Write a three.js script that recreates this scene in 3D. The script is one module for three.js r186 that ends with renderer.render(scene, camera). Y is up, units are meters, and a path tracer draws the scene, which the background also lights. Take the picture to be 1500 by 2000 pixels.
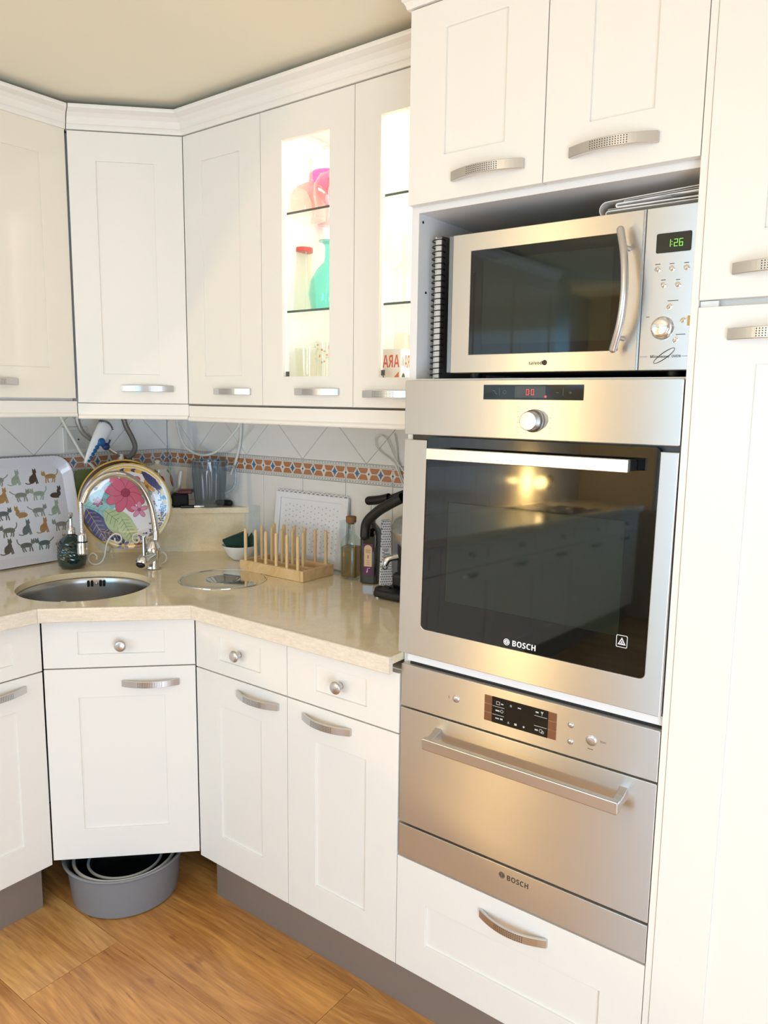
import * as THREE from 'three';
import { mergeGeometries } from 'three/addons/utils/BufferGeometryUtils.js';
import { RoundedBoxGeometry } from 'three/addons/geometries/RoundedBoxGeometry.js';
import { RectAreaLightUniformsLib } from 'three/addons/lights/RectAreaLightUniformsLib.js';
import { FontLoader } from 'three/addons/loaders/FontLoader.js';
import { TextGeometry } from 'three/addons/geometries/TextGeometry.js';

// ---------------------------------------------------------------- camera
// x = 0 is the front plane of the right-hand run (it faces -x), z = 0 that of the left-hand run (it faces +z); y = 0 is the floor.
const EYE = new THREE.Vector3(-1.3522, 1.4906, 1.9798), YAW = 0.9235, PITCH = -0.1448, ROLL = 0.013, FOCAL = 1496;
const scene = new THREE.Scene();
const camera = new THREE.PerspectiveCamera(2 * Math.atan(1000 / FOCAL) * 180 / Math.PI, 0.75, 0.05, 60);
camera.position.copy(EYE);
const FWD = new THREE.Vector3(Math.sin(YAW) * Math.cos(PITCH), Math.sin(PITCH), -Math.cos(YAW) * Math.cos(PITCH));
const RGT0 = new THREE.Vector3(Math.cos(YAW), 0, Math.sin(YAW)), UP0 = RGT0.clone().cross(FWD);
const RGT = RGT0.clone().multiplyScalar(Math.cos(ROLL)).addScaledVector(UP0, Math.sin(ROLL));
const UPV = UP0.clone().multiplyScalar(Math.cos(ROLL)).addScaledVector(RGT0, -Math.sin(ROLL));
camera.matrixAutoUpdate = true;
camera.quaternion.setFromRotationMatrix(new THREE.Matrix4().makeBasis(RGT, UPV, FWD.clone().negate()));

// ---------------------------------------------------------------- light
const renderer = new THREE.WebGLRenderer({ antialias: true });
renderer.toneMapping = THREE.LinearToneMapping;
renderer.toneMappingExposure = 0.575;
renderer.shadowMap.enabled = true;
RectAreaLightUniformsLib.init();
scene.background = new THREE.Color().setRGB(0.36, 0.70, 1.0);
scene.backgroundIntensity = 3.0;
const FARX = -4.8, FRONTZ = 3.0, CEIL = 2.343, WALLX = 0.6, WALLZ = -0.6;
// daylight: a tall window in the far end wall (x = FARX) and a wide one in the wall behind the photographer (z = FRONTZ)
const WIN1 = { z0: 0.04, z1: 1.7, y0: 0.85, y1: 2.15 }, WIN2 = { x0: -2.7, x1: -1.0, y0: 0.06, y1: 1.5 };
function areaLight(w, h, color, intensity, at, towards) {
  const l = new THREE.RectAreaLight(color, intensity, w, h);
  l.position.set(...at); l.lookAt(...towards); scene.add(l); return l;
}
areaLight(1.58, 1.22, new THREE.Color().setRGB(0.30, 0.66, 1.0), 12, [FARX + 0.03, 1.5, 0.87], [0, 1.5, 0.87]);
areaLight(1.62, 1.40, new THREE.Color().setRGB(0.67, 0.815, 1.0), 13, [-1.85, 0.78, FRONTZ - 0.03], [-1.85, 0.78, 0]);

// ---------------------------------------------------------------- photo pixel -> place
const ray = (px, py) => FWD.clone().addScaledVector(RGT, (px - 750) / FOCAL).addScaledVector(UPV, (1000 - py) / FOCAL);
function onPlane(px, py, n, p) { const d = ray(px, py), N = new THREE.Vector3(...n), P = new THREE.Vector3(...p); return EYE.clone().addScaledVector(d, N.dot(P.sub(EYE)) / N.dot(d)); }
const onX = (px, py, x) => onPlane(px, py, [1, 0, 0], [x, 0, 0]);
const onY = (px, py, y) => onPlane(px, py, [0, 1, 0], [0, y, 0]);
const onZ = (px, py, z) => onPlane(px, py, [0, 0, 1], [0, 0, z]);
const onDiag = (px, py, c) => onPlane(px, py, [1, 0, -1], [c, 0, 0]);   // planes parallel to the corner cabinets' faces

// ---------------------------------------------------------------- helpers
let seed = 7; const rnd = () => { seed = (seed * 16807) % 2147483647; return (seed - 1) / 2147483646; };
const V = (x, y, z) => new THREE.Vector3(x, y, z);
const taken = new Map();
function numbered(n) { const k = taken.get(n) ?? 0; taken.set(n, k + 1); return k ? n + '_' + String(k).padStart(3, '0') : n; }
function part(name, geo, mat, parent) {
  const m = new THREE.Mesh(Array.isArray(geo) ? mergeAll(geo) : geo, mat); m.name = name; m.castShadow = m.receiveShadow = true; parent.add(m); return m;
}
function mergeAll(list, groups = false) { return mergeGeometries(list.map(g => { const q = g.index ? g.toNonIndexed() : g; for (const k of Object.keys(q.attributes)) if (!['position', 'normal', 'uv'].includes(k)) q.deleteAttribute(k); return q; }), groups); }
function thing(name, label, category, group) { const g = new THREE.Group(); g.name = numbered(name); g.userData = { label, category }; if (group) g.userData.group = group; scene.add(g); return g; }
function solo(name, label, category, geo, mat, group) { const m = part(numbered(name), geo, mat, scene); m.userData = { label, category }; if (group) m.userData.group = group; return m; }
function structure(name, geo, mat) { const m = part(name, geo, mat, scene); m.userData.kind = 'structure'; return m; }
// moves a thing's origin to the middle of its base
function seat(g, turned = false) {
  g.updateMatrixWorld(true); const b = new THREE.Box3().setFromObject(g), c = V((b.min.x + b.max.x) / 2, b.min.y, (b.min.z + b.max.z) / 2);
  if (turned) { g.position.y += b.min.y; for (const k of g.children) k.position.y -= b.min.y; return g; }
  if (g.isMesh) { g.geometry.translate(-c.x, -c.y, -c.z); g.position.copy(c); return g; }
  for (const k of g.children) k.position.sub(c); g.position.copy(c); return g;
}
const box = (x0, x1, y0, y1, z0, z1, r = 0) => { const w = Math.abs(x1 - x0), h = Math.abs(y1 - y0), d = Math.abs(z1 - z0);
  const g = r ? new RoundedBoxGeometry(w, h, d, 2, Math.min(r, w / 2.01, h / 2.01, d / 2.01)) : new THREE.BoxGeometry(w, h, d); return g.translate((x0 + x1) / 2, (y0 + y1) / 2, (z0 + z1) / 2); };
const lathe = (pts, seg = 40) => new THREE.LatheGeometry(pts.map(p => new THREE.Vector2(p[0], p[1])), seg);
const cyl = (r0, r1, y0, y1, seg = 28) => new THREE.CylinderGeometry(r1, r0, y1 - y0, seg).translate(0, (y0 + y1) / 2, 0);
const tube = (pts, r, seg = 48, rs = 10) => new THREE.TubeGeometry(new THREE.CatmullRomCurve3(pts.map(p => Array.isArray(p) ? V(...p) : p)), seg, r, rs);
const polyShape = pts => { const s = new THREE.Shape(); pts.forEach((p, i) => i ? s.lineTo(...p) : s.moveTo(...p)); s.closePath(); return s; };
function roundShape(x0, x1, y0, y1, r, C = THREE.Shape) { const s = new C(); s.moveTo(x0 + r, y0); s.lineTo(x1 - r, y0); s.absarc(x1 - r, y0 + r, r, -Math.PI / 2, 0); s.lineTo(x1, y1 - r); s.absarc(x1 - r, y1 - r, r, 0, Math.PI / 2); s.lineTo(x0 + r, y1); s.absarc(x0 + r, y1 - r, r, Math.PI / 2, Math.PI); s.lineTo(x0, y0 + r); s.absarc(x0 + r, y0 + r, r, Math.PI, 1.5 * Math.PI); return s; }
const rectHole = (x0, x1, y0, y1) => { const p = new THREE.Path(); p.moveTo(x0, y0); p.lineTo(x0, y1); p.lineTo(x1, y1); p.lineTo(x1, y0); p.closePath(); return p; };
// front face at z = zf, going back by d; uv in metres
function slab(shape, d, zf = 0, bevel = 0, cs = 10) { const g = new THREE.ExtrudeGeometry(shape, { depth: d - 2 * bevel, bevelEnabled: bevel > 0, bevelThickness: bevel, bevelSize: bevel, bevelOffset: -bevel, bevelSegments: 2, curveSegments: cs }); return g.translate(0, 0, zf - d + bevel); }
// uv in metres from the face's own direction
function uvBox(g, s = 1, swap = false) { const q = g.index ? g.toNonIndexed() : g, p = q.attributes.position, n = q.attributes.normal, uv = new Float32Array(p.count * 2);
  for (let i = 0; i < p.count; i++) { const ax = Math.abs(n.getX(i)), ay = Math.abs(n.getY(i)), az = Math.abs(n.getZ(i)), x = p.getX(i), y = p.getY(i), z = p.getZ(i); let u, v;
    if (ay >= ax && ay >= az) { u = x; v = z; } else if (ax >= az) { u = z; v = y; } else { u = x; v = y; }
    uv[2 * i] = (swap ? v : u) * s; uv[2 * i + 1] = (swap ? u : v) * s; }
  q.setAttribute('uv', new THREE.BufferAttribute(uv, 2)); return q; }
// value noise
function noise2(S) { const t = new Float32Array(4096); let s = S; for (let i = 0; i < 4096; i++) { s = (s * 16807) % 2147483647; t[i] = s / 2147483647; }
  const h = (x, y) => t[(((x * 73) ^ (y * 151)) & 4095)];
  return (x, y, wx = 4096, wy = 4096) => { const xi = Math.floor(x), yi = Math.floor(y), fx = x - xi, fy = y - yi, sx = fx * fx * (3 - 2 * fx), sy = fy * fy * (3 - 2 * fy), m = (a, w) => ((a % w) + w) % w;
    const a = h(m(xi, wx), m(yi, wy)), b = h(m(xi + 1, wx), m(yi, wy)), c = h(m(xi, wx), m(yi + 1, wy)), d = h(m(xi + 1, wx), m(yi + 1, wy)); return (a + (b - a) * sx) * (1 - sy) + (c + (d - c) * sx) * sy; }; }
function dataTex(w, h, fn, srgb = true) { const d = new Uint8Array(w * h * 4); for (let y = 0; y < h; y++) for (let x = 0; x < w; x++) { const c = fn(x / w, y / h); const k = (y * w + x) * 4; d[k] = Math.max(0, Math.min(255, c[0])); d[k + 1] = Math.max(0, Math.min(255, c[1])); d[k + 2] = Math.max(0, Math.min(255, c[2])); d[k + 3] = 255; }
  const t = new THREE.DataTexture(d, w, h); t.wrapS = t.wrapT = THREE.RepeatWrapping; t.magFilter = THREE.LinearFilter; if (srgb) t.colorSpace = THREE.SRGBColorSpace; t.needsUpdate = true; return t; }
function canvasTex(w, h, draw) { const c = document.createElement('canvas'); c.width = w; c.height = h; draw(c.getContext('2d'), w, h); const t = new THREE.CanvasTexture(c); t.wrapS = t.wrapT = THREE.RepeatWrapping; t.colorSpace = THREE.SRGBColorSpace; return t; }
const rgb = (r, g, b) => new THREE.Color().setRGB(r / 255, g / 255, b / 255, THREE.SRGBColorSpace);
const std = (c, roughness, o = {}) => new THREE.MeshStandardMaterial({ color: c, roughness, ...o });
const phy = (c, roughness, o = {}) => new THREE.MeshPhysicalMaterial({ color: c, roughness, ...o });

// ---------------------------------------------------------------- materials
const M = {};
M.white = phy(rgb(245, 239, 230), 0.38, { clearcoat: 0.25, clearcoatRoughness: 0.3 });
M.gloss = phy(rgb(243, 235, 219), 0.12, { clearcoat: 0.6, clearcoatRoughness: 0.05 });
M.carcass = std(rgb(236, 234, 232), 0.5);
M.carcassGrey = std(rgb(205, 205, 203), 0.6);
M.paint = std(rgb(208, 194, 170), 0.9);
M.ceiling = std(rgb(247, 238, 216), 0.95);
M.gap = std(rgb(60, 55, 50), 0.9);
{ // brushed steel: fine horizontal scratches
  const n = noise2(11); const t = dataTex(128, 512, (u, v) => { const a = 128 + 60 * (n(u * 6, v * 256, 6, 256) - 0.5) + 50 * (n(u * 20 + 7, v * 512, 20, 512) - 0.5); return [a, a, a]; }, false); t.repeat.set(3, 6);
  M.steel = phy(new THREE.Color().setRGB(0.66, 0.64, 0.61), 0.34, { metalness: 1, anisotropy: 0.95, anisotropyRotation: Math.PI / 2, bumpMap: t, bumpScale: 0.00002 });
}
M.satin = std(new THREE.Color().setRGB(0.62, 0.61, 0.6), 0.34, { metalness: 1 });
M.chrome = std(new THREE.Color().setRGB(0.8, 0.8, 0.8), 0.07, { metalness: 1 });
M.sinkSteel = std(new THREE.Color().setRGB(0.55, 0.55, 0.55), 0.28, { metalness: 1 });
M.mirrorSteel = std(new THREE.Color().setRGB(0.72, 0.72, 0.7), 0.09, { metalness: 1 });
M.dimple = std(rgb(70, 70, 72), 0.6, { metalness: 0.5 });
M.blackGlass = phy(rgb(10, 14, 13), 0.03, { ior: 1.52 });
M.windowGlass = phy(rgb(26, 34, 26), 0.04, { ior: 1.52 });
M.black = std(rgb(18, 19, 20), 0.4);
M.blackMatt = std(rgb(16, 17, 18), 0.75);
M.darkGap = std(rgb(22, 26, 30), 0.35);
M.white2 = std(rgb(240, 240, 240), 0.45);
M.grout = std(rgb(196, 190, 182), 0.9);
M.tile = phy(rgb(234, 230, 224), 0.16, { clearcoat: 0.5, clearcoatRoughness: 0.05 });
M.plinth = std(rgb(150, 138, 128), 0.42, { metalness: 0.35 });
M.pane = phy(new THREE.Color(1, 1, 1), 0.0, { transmission: 1, thickness: 0, ior: 1.5 });
M.glass = phy(new THREE.Color(1, 1, 1), 0.02, { transmission: 1, thickness: 0.004, ior: 1.48 });
M.shelfEdge = phy(rgb(40, 70, 60), 0.1, {});
M.shelf = phy(rgb(251, 254, 253), 0.01, { transmission: 1, thickness: 0, ior: 1.5 });
M.cable = std(rgb(226, 224, 216), 0.5);
M.hose = std(new THREE.Color().setRGB(0.33, 0.33, 0.32), 0.42, { metalness: 0.8 });
{ const n = noise2(5), n2 = noise2(9);
  M.stone = phy(new THREE.Color(1, 1, 1), 0.11, { clearcoat: 0.4, clearcoatRoughness: 0.05, map: dataTex(512, 512, (u, v) => { const a = n(u * 256, v * 256, 256, 256) - 0.5, b = n2(u * 90, v * 90, 90, 90) - 0.5, c = n(u * 12 + 3, v * 12, 12, 12) - 0.5; const k = a * 14 + b * 9 + c * 7; return [248 + k, 230 + k, 194 + k]; }) });
  const e = noise2(21);
  M.edge = phy(new THREE.Color(1, 1, 1), 0.2, { map: dataTex(512, 256, (u, v) => { const k = (e(u * 30, v * 120, 30, 120) - 0.5) * 14 + (e(u * 200, v * 200, 200, 200) - 0.5) * 10; return [236 + k, 222 + k, 202 + k]; }) });
}
M.stoneMatt = M.stone;
// floor boards: orange-brown oak print with long streaks and darker cracks
function woodTex(S, base, dark, w = 256, h = 1024) { const a = noise2(S), b = noise2(S + 3), c = noise2(S + 5);
  return dataTex(w, h, (u, v) => { const wob = (b(u * 2, v * 3, 2, 3) - 0.5) * 0.5 + (a(u * 4 + 9, v * 6, 4, 6) - 0.5) * 0.22, f = (n, x, y) => n(x, y * h / 512, 4096, Math.round(h / 512 * 512));
    const s0 = c(u * 3 + 5, v * 4, 3, 4), s1 = a(u * 9 + wob * 5, v * 6, 4096, 6), s2 = b(u * 34 + wob * 14, v * 14, 4096, 14), s3 = c(u * 110 + wob * 30, v * 36, 4096, 36);
    const cr = b(u * 44 + wob * 16 + 40, v * 20, 4096, 20), crack = cr > 0.86 ? (cr - 0.86) * 4 : 0; let k = 0.3 * s0 + 0.26 * s1 + 0.26 * s2 + 0.18 * s3; k = Math.max(0, Math.min(1, (k - 0.26) * 2.0)); const q = Math.min(1, (1 - k) * 0.72 + crack * 0.8);
    return [0, 1, 2].map(i => base[i] + (dark[i] - base[i]) * q); }); }
M.planks = [[244, 184, 110], [240, 178, 102], [246, 189, 116], [238, 174, 98]].map((b, i) => phy(new THREE.Color(1, 1, 1), 0.3, { map: woodTex(31 + i * 17, b, [b[0] * 0.66, b[1] * 0.56, b[2] * 0.45]), clearcoat: 0.3, clearcoatRoughness: 0.25 }));
M.beech = std(new THREE.Color(1, 1, 1), 0.55, { map: woodTex(77, [232, 200, 150], [210, 168, 112], 128, 512) });

// ================================================================ the room
const RIGHT = -Math.PI / 2, BACK = 0, DIAG = -Math.PI / 4;   // turns of fronts that face -x, +z and the corner diagonal
const put = (g, turn, x, y, z) => g.rotateY(turn).translate(x, y, z);
const floor = structure('floor', box(FARX - 0.15, WALLX + 0.15, -0.12, -0.011, WALLZ - 0.15, FRONTZ + 0.15), M.gap);
{ // boards parallel to the right-hand run, 27 cm wide; each a piece of its own
  const W = 0.27, L = 1.29; let k = 0; const ends = { 0: 0.865, '-1': 0.245 };
  for (let i = 3; i >= -18; i--) { const x1 = 0.02 + i * W, x0 = x1 - W; if (x0 > WALLX || x1 < FARX) continue; const off = ends[i] ?? rnd() * L;
    for (let z = off - 4 * L; z < FRONTZ; z += L) { const a = Math.max(z, WALLZ), b = Math.min(z + L, FRONTZ); if (b - a < 0.03) continue; const xa = Math.max(x0, FARX), xb = Math.min(x1, WALLX); if (xb - xa < 0.02) continue;
      const g = uvBox(box(xa + 0.0006, xb - 0.0006, -0.011, 0, a + 0.0006, b - 0.0006)); const uv = g.attributes.uv, o = rnd() * 5; for (let q = 0; q < uv.count; q++) uv.setXY(q, uv.getX(q) / W * 0.95 + o, uv.getY(q) / L + o * 1.7);
      part('plank', g, M.planks[k++ % 4], floor); } } }
structure('ceiling', box(FARX - 0.15, WALLX + 0.15, CEIL, CEIL + 0.12, WALLZ - 0.15, FRONTZ + 0.15), M.ceiling);
const wallRight = structure('wall_right', box(WALLX, WALLX + 0.15, 0, CEIL, WALLZ - 0.15, FRONTZ + 0.15), M.grout);
const wallBack = structure('wall_back', box(FARX - 0.15, WALLX, 0, CEIL, WALLZ - 0.15, WALLZ), M.grout);
function wallWithWindow(name, u0, u1, hole, turn, x, z) { const s = polyShape([[u0, 0], [u1, 0], [u1, CEIL], [u0, CEIL]]); s.holes.push(rectHole(...hole)); return structure(name, put(slab(s, 0.15), turn, x, 0, z), M.paint); }
wallWithWindow('wall_far', -FRONTZ - 0.15, -WALLZ, [-WIN1.z1, -WIN1.z0, WIN1.y0, WIN1.y1], Math.PI / 2, FARX, 0);
wallWithWindow('wall_front', -WALLX, -FARX, [-WIN2.x1, -WIN2.x0, WIN2.y0, WIN2.y1], Math.PI, 0, FRONTZ);
function windowUnit(name, u0, u1, y0, y1, n, turn, x, z) { const s = polyShape([[u0, y0], [u1, y0], [u1, y1], [u0, y1]]), w = (u1 - u0) / n; for (let i = 0; i < n; i++) s.holes.push(rectHole(u0 + i * w + 0.045, u0 + (i + 1) * w - 0.045, y0 + 0.05, y1 - 0.05));
  const f = structure(name, put(slab(s, 0.05, -0.07, 0.003), turn, x, 0, z), M.white2); for (let i = 0; i < n; i++) part('pane', put(box(u0 + i * w + 0.04, u0 + (i + 1) * w - 0.04, y0 + 0.045, y1 - 0.045, -0.097, -0.095), turn, x, 0, z), M.pane, f); }
windowUnit('window_1', -WIN1.z1, -WIN1.z0, WIN1.y0, WIN1.y1, 2, Math.PI / 2, FARX, 0);
windowUnit('window_2', -WIN2.x1, -WIN2.x0, WIN2.y0, WIN2.y1, 2, Math.PI, 0, FRONTZ);

// ---------------------------------------------------------------- wall tiles: square tiles, a painted border, tiles set on their points above it
const TY0 = 0.9236, TB0 = 1.219, TB1 = 1.2853, TTOP = 1.46;
M.border = phy(new THREE.Color(1, 1, 1), 0.2, { clearcoat: 0.4, clearcoatRoughness: 0.06, map: canvasTex(512, 176, (c, w, h) => {
  c.fillStyle = '#dcd9d3'; c.fillRect(0, 0, w, h); const P = w / 2, y0 = 36, y1 = h - 36, cy = h / 2;
  for (let i = -1; i < 3; i++) { const x = i * P;
    for (const [cx] of [[x + P * 0.25], [x + P * 0.75]]) for (const s of [-1, 1]) { c.fillStyle = '#b5764b'; c.beginPath(); const yo = s < 0 ? y0 : y1, yi = cy + s * 4; c.moveTo(cx - P * 0.215, yo); c.lineTo(cx + P * 0.215, yo); c.quadraticCurveTo(cx + P * 0.17, yi - s * 2, cx + P * 0.08, yi); c.lineTo(cx - P * 0.08, yi); c.quadraticCurveTo(cx - P * 0.17, yi - s * 2, cx - P * 0.215, yo); c.fill(); }
    const dia = (cx, rx, ry, f) => { c.fillStyle = f; c.beginPath(); c.moveTo(cx - rx, cy); c.lineTo(cx, cy - ry); c.lineTo(cx + rx, cy); c.lineTo(cx, cy + ry); c.fill(); };
    dia(x, 44, 58, '#dcd9d3'); dia(x, 27, 36, '#7f9bb3'); dia(x, 14, 46, '#47698e'); dia(x, 34, 12, '#47698e'); dia(x + P / 2, 26, 34, '#dcd9d3'); dia(x + P / 2, 10, 13, '#3d4a5c');
    c.strokeStyle = '#6d7076'; c.lineWidth = 4; for (const yy of [12, h - 12]) for (let k = 0; k < 8; k++) { const xx = x + k * P / 8 + 6; c.beginPath(); c.moveTo(xx, yy + 4); c.quadraticCurveTo(xx + 9, yy - 9, xx + 18, yy + 3); c.stroke(); c.fillStyle = k % 4 ? '#8b8a86' : '#9a6b4b'; c.fillRect(xx + 8, yy + (yy < 50 ? 6 : -10), 6, 5); } } c.strokeStyle = '#8f9296'; c.lineWidth = 3; c.strokeRect(-5, 27, w + 10, h - 54); }) });
const clipTo = (poly, ax, lim, keepLess) => { const out = []; for (let i = 0; i < poly.length; i++) { const a = poly[i], b = poly[(i + 1) % poly.length], ia = keepLess ? a[ax] <= lim : a[ax] >= lim, ib = keepLess ? b[ax] <= lim : b[ax] >= lim; if (ia) out.push(a); if (ia !== ib) { const t = (lim - a[ax]) / (b[ax] - a[ax]); out.push([a[0] + t * (b[0] - a[0]), a[1] + t * (b[1] - a[1])]); } } return out; };
function tileWall(wall, u0, u1, phase, apex, turn, x, z) {
  const G = 0.0008, T = 0.195, tileGeo = (p) => put(slab(polyShape(p), 0.007, 0.007, 0.0008), turn, x, 0, z);
  for (let u = phase - 40 * T; u < u1; u += T) { const a = Math.max(u, u0) + G, b = Math.min(u + T, u1) - G; if (b - a < 0.006) continue;
    for (const [y0, y1] of [[TY0 - 0.02, TB0]]) part('tile', tileGeo([[a, y0 + G], [b, y0 + G], [b, y1 - G], [a, y1 - G]]), M.tile, wall);
    const g = slab(polyShape([[a, TB0 + G], [b, TB0 + G], [b, TB1 - G], [a, TB1 - G]]), 0.007, 0.007, 0.0005), uv = g.attributes.uv, p = g.attributes.position;
    for (let i = 0; i < uv.count; i++) uv.setXY(i, (p.getX(i) - u) / T + 0.25, (p.getY(i) - TB0) / (TB1 - TB0));
    part('border_tile', put(g, turn, x, 0, z), M.border, wall); }
  const H = 0.1414 - G; for (let r = 0; r < 3; r++) for (let k = -40; k < 40; k++) { const cu = apex + (k + (r % 2 ? 0.5 : 0)) * 0.2828, cy = TB1 + r * 0.1414; if (cu < u0 - 0.2 || cu > u1 + 0.2) continue;
    let p = [[cu - H, cy], [cu, cy - H], [cu + H, cy], [cu, cy + H]]; p = clipTo(p, 1, TB1 + G, false); p = clipTo(p, 1, TTOP, true); p = clipTo(p, 0, u0 + G, false); p = clipTo(p, 0, u1 - G, true);
    const q = p.filter((a, i) => { const b = p[(i + 1) % p.length]; return Math.hypot(a[0] - b[0], a[1] - b[1]) > 0.002; }); if (q.length > 2 && Math.abs(THREE.ShapeUtils.area(q.map(a => new THREE.Vector2(...a)))) > 0.0002) part('tile', tileGeo(q), M.tile, wall); } }
tileWall(wallRight, WALLZ + 0.007, 1.0, 0.153, 0.152 + 0.1414, RIGHT, WALLX, 0);
tileWall(wallBack, FARX, WALLX - 0.007, 0.033, 0.033 + 0.1414, BACK, 0, WALLZ);

// ================================================================ cabinets
const handleGeo = (() => { const L = 0.158, t = 0.0045, o = [], inn = []; for (let i = 0; i <= 20; i++) { const s = -1 + i / 10; o.push([s * L / 2, 0.007 + 0.021 * (1 - s * s)]); inn.push([s * (L / 2 - 0.006), 0.007 + 0.021 * (1 - s * s) - t - 0.001]); }
  const pts = [[-L / 2, 0], ...o, [L / 2, 0], [L / 2 - 0.007, 0], ...inn.reverse(), [-L / 2 + 0.007, 0]];
  const bar = new THREE.ExtrudeGeometry(polyShape(pts), { depth: 0.0166, bevelEnabled: true, bevelThickness: 0.0008, bevelSize: 0.0006, bevelOffset: -0.0006, bevelSegments: 1 }).rotateX(Math.PI / 2).translate(0, 0.0083, 0);
  const dots = []; for (let i = 0; i < 15; i++) for (let j = 0; j < 4; j++) { const x = (i - 7) * 0.0046, s = x / (L / 2); dots.push(new THREE.CylinderGeometry(0.0011, 0.0011, 0.0004, 8).rotateX(Math.PI / 2).translate(x, (j - 1.5) * 0.0038, 0.007 + 0.021 * (1 - s * s))); }
  return mergeAll([mergeAll([bar]), mergeAll(dots)], true); })();
const knobGeo = lathe([[0.0001, 0], [0.009, 0], [0.0085, 0.004], [0.0075, 0.010], [0.009, 0.014], [0.0155, 0.0175], [0.0162, 0.0205], [0.0145, 0.0235], [0.009, 0.0255], [0.0001, 0.0262]], 32).rotateX(Math.PI / 2);
function addHandle(door, x, y, z = 0) { const h = part('handle', handleGeo, [M.satin, M.dimple], door); h.position.set(x, y, z); h.userData.label = 'bowed satin metal handle with a dotted middle'; return h; }
function addKnob(door, x, y, z = 0) { const k = part('knob', knobGeo, M.satin, door); k.position.set(x, y, z); k.userData.label = 'round satin metal knob'; return k; }
const GAP = 0.001;
// a framed front: rails and stiles round a sunk panel; front face at z = zf
function front(parent, name, x0, x1, y0, y1, m, o = {}) {
  const zf = o.z ?? 0, [ml, mr, mb, mt] = m, mat = o.mat ?? M.white, s = polyShape([[x0 + GAP, y0 + GAP], [x1 - GAP, y0 + GAP], [x1 - GAP, y1 - GAP], [x0 + GAP, y1 - GAP]]);
  s.holes.push(rectHole(x0 + ml, x1 - mr, y0 + mb, y1 - mt));
  const d = part(name, slab(s, 0.019, zf, 0.0009), mat, parent);
  part(o.glass ? 'glass_pane' : 'panel', box(x0 + ml - 0.001, x1 - mr + 0.001, y0 + mb - 0.001, y1 - mt + 0.001, zf - (o.glass ? 0.012 : 0.017), zf - (o.glass ? 0.010 : 0.0055)), o.glass ? M.pane : mat, d);
  if (o.handle) addHandle(d, o.handle[0], o.handle[1], zf); if (o.knob) addKnob(d, o.knob[0], o.knob[1], zf); return d; }
function unit(name, label, turn, x, z, group, category = 'cabinet') { const g = thing(name, label, category, group); g.position.set(x, 0, z); g.rotation.y = turn; return g; }
const YB = 0.1524, YS = 0.7345, YTOP = 0.879;

// ---- base units of the right-hand run (local x = z - middle)
function baseUnit(label, turn, x, z, w, o = {}) {
  const g = unit('base_cabinet', label, turn, x, z, o.group), h = w / 2;
  part('body', box(-h + 0.001, h - 0.001, YB, 0.881, -0.575, -0.0205), M.carcass, g);
  const dm = o.dm ?? [0.098, 0.096], dr = front(g, 'drawer_front', -h, h, YS, YTOP, [dm[0], dm[1], 0.039, 0.038], { knob: [0.002, 0.807] });
  front(g, 'door', -h, h, YB, YS - 0.0015, [dm[0], dm[1], 0.094, 0.092], { handle: [o.hx ?? 0.05, 0.6985] });
  return seat(g, true); }
baseUnit('white base cabinet with drawer beside the corner sink cabinet', RIGHT, 0, 0.4733, 0.3586, { hx: 0.073 });
baseUnit('white base cabinet with drawer next to the steel oven column', RIGHT, 0, 0.8309, 0.3562, { hx: -0.041 });
// ---- corner base unit under the sink: no plinth, open below
{ const g = unit('corner_base_cabinet', 'white angled corner base cabinet under the round sink', DIAG, -0.147, 0.147), h = 0.2065;
  const sd = s => box(s * (h - 0.001), s * (h - 0.017), YB + 0.012, 0.881, -0.20, -0.0205);
  part('side_panel', sd(-1), M.carcass, g); part('side_panel', sd(1), M.carcass, g); part('bottom_panel', box(-h + 0.001, h - 0.001, YB + 0.012, YB + 0.028, -0.46, -0.0205), M.carcass, g);
  front(g, 'drawer_front', -h, h, 0.7395, YTOP, [0.094, 0.085, 0.039, 0.036], { knob: [0.005, 0.806] });
  front(g, 'door', -h, h, YB + 0.012, 0.738, [0.09, 0.088, 0.092, 0.0855], { handle: [0.082, 0.6925] }); seat(g, true); }
// ---- left-hand run: the first unit is in view, the rest only in the oven's reflections
const LB = [-0.2945, -0.75, -1.2, -1.77, -2.34, -2.9, -3.47, -4.04, -4.6];
for (let i = 0; i + 1 < LB.length; i++) { const w = LB[i] - LB[i + 1];
  baseUnit(i ? 'white base cabinet with knobbed drawer further along the left run' : 'white base cabinet left of the angled corner sink cabinet', BACK, (LB[i] + LB[i + 1]) / 2, 0, w, { dm: [0.098, 0.08], hx: i ? 0 : 0.098, group: i ? 'left run base cabinets beyond the sink corner' : undefined }); }
// ---- plinths
solo('plinth', 'grey-brown metal plinth under the right base cabinets', 'plinth', box(0.053, 0.069, 0, 0.150, 0.302, 2.2, 0.001), M.plinth);
solo('plinth', 'grey-brown metal plinth under the left base cabinets', 'plinth', box(-4.6, -0.302, 0, 0.150, -0.069, -0.053, 0.001), M.plinth);

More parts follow.
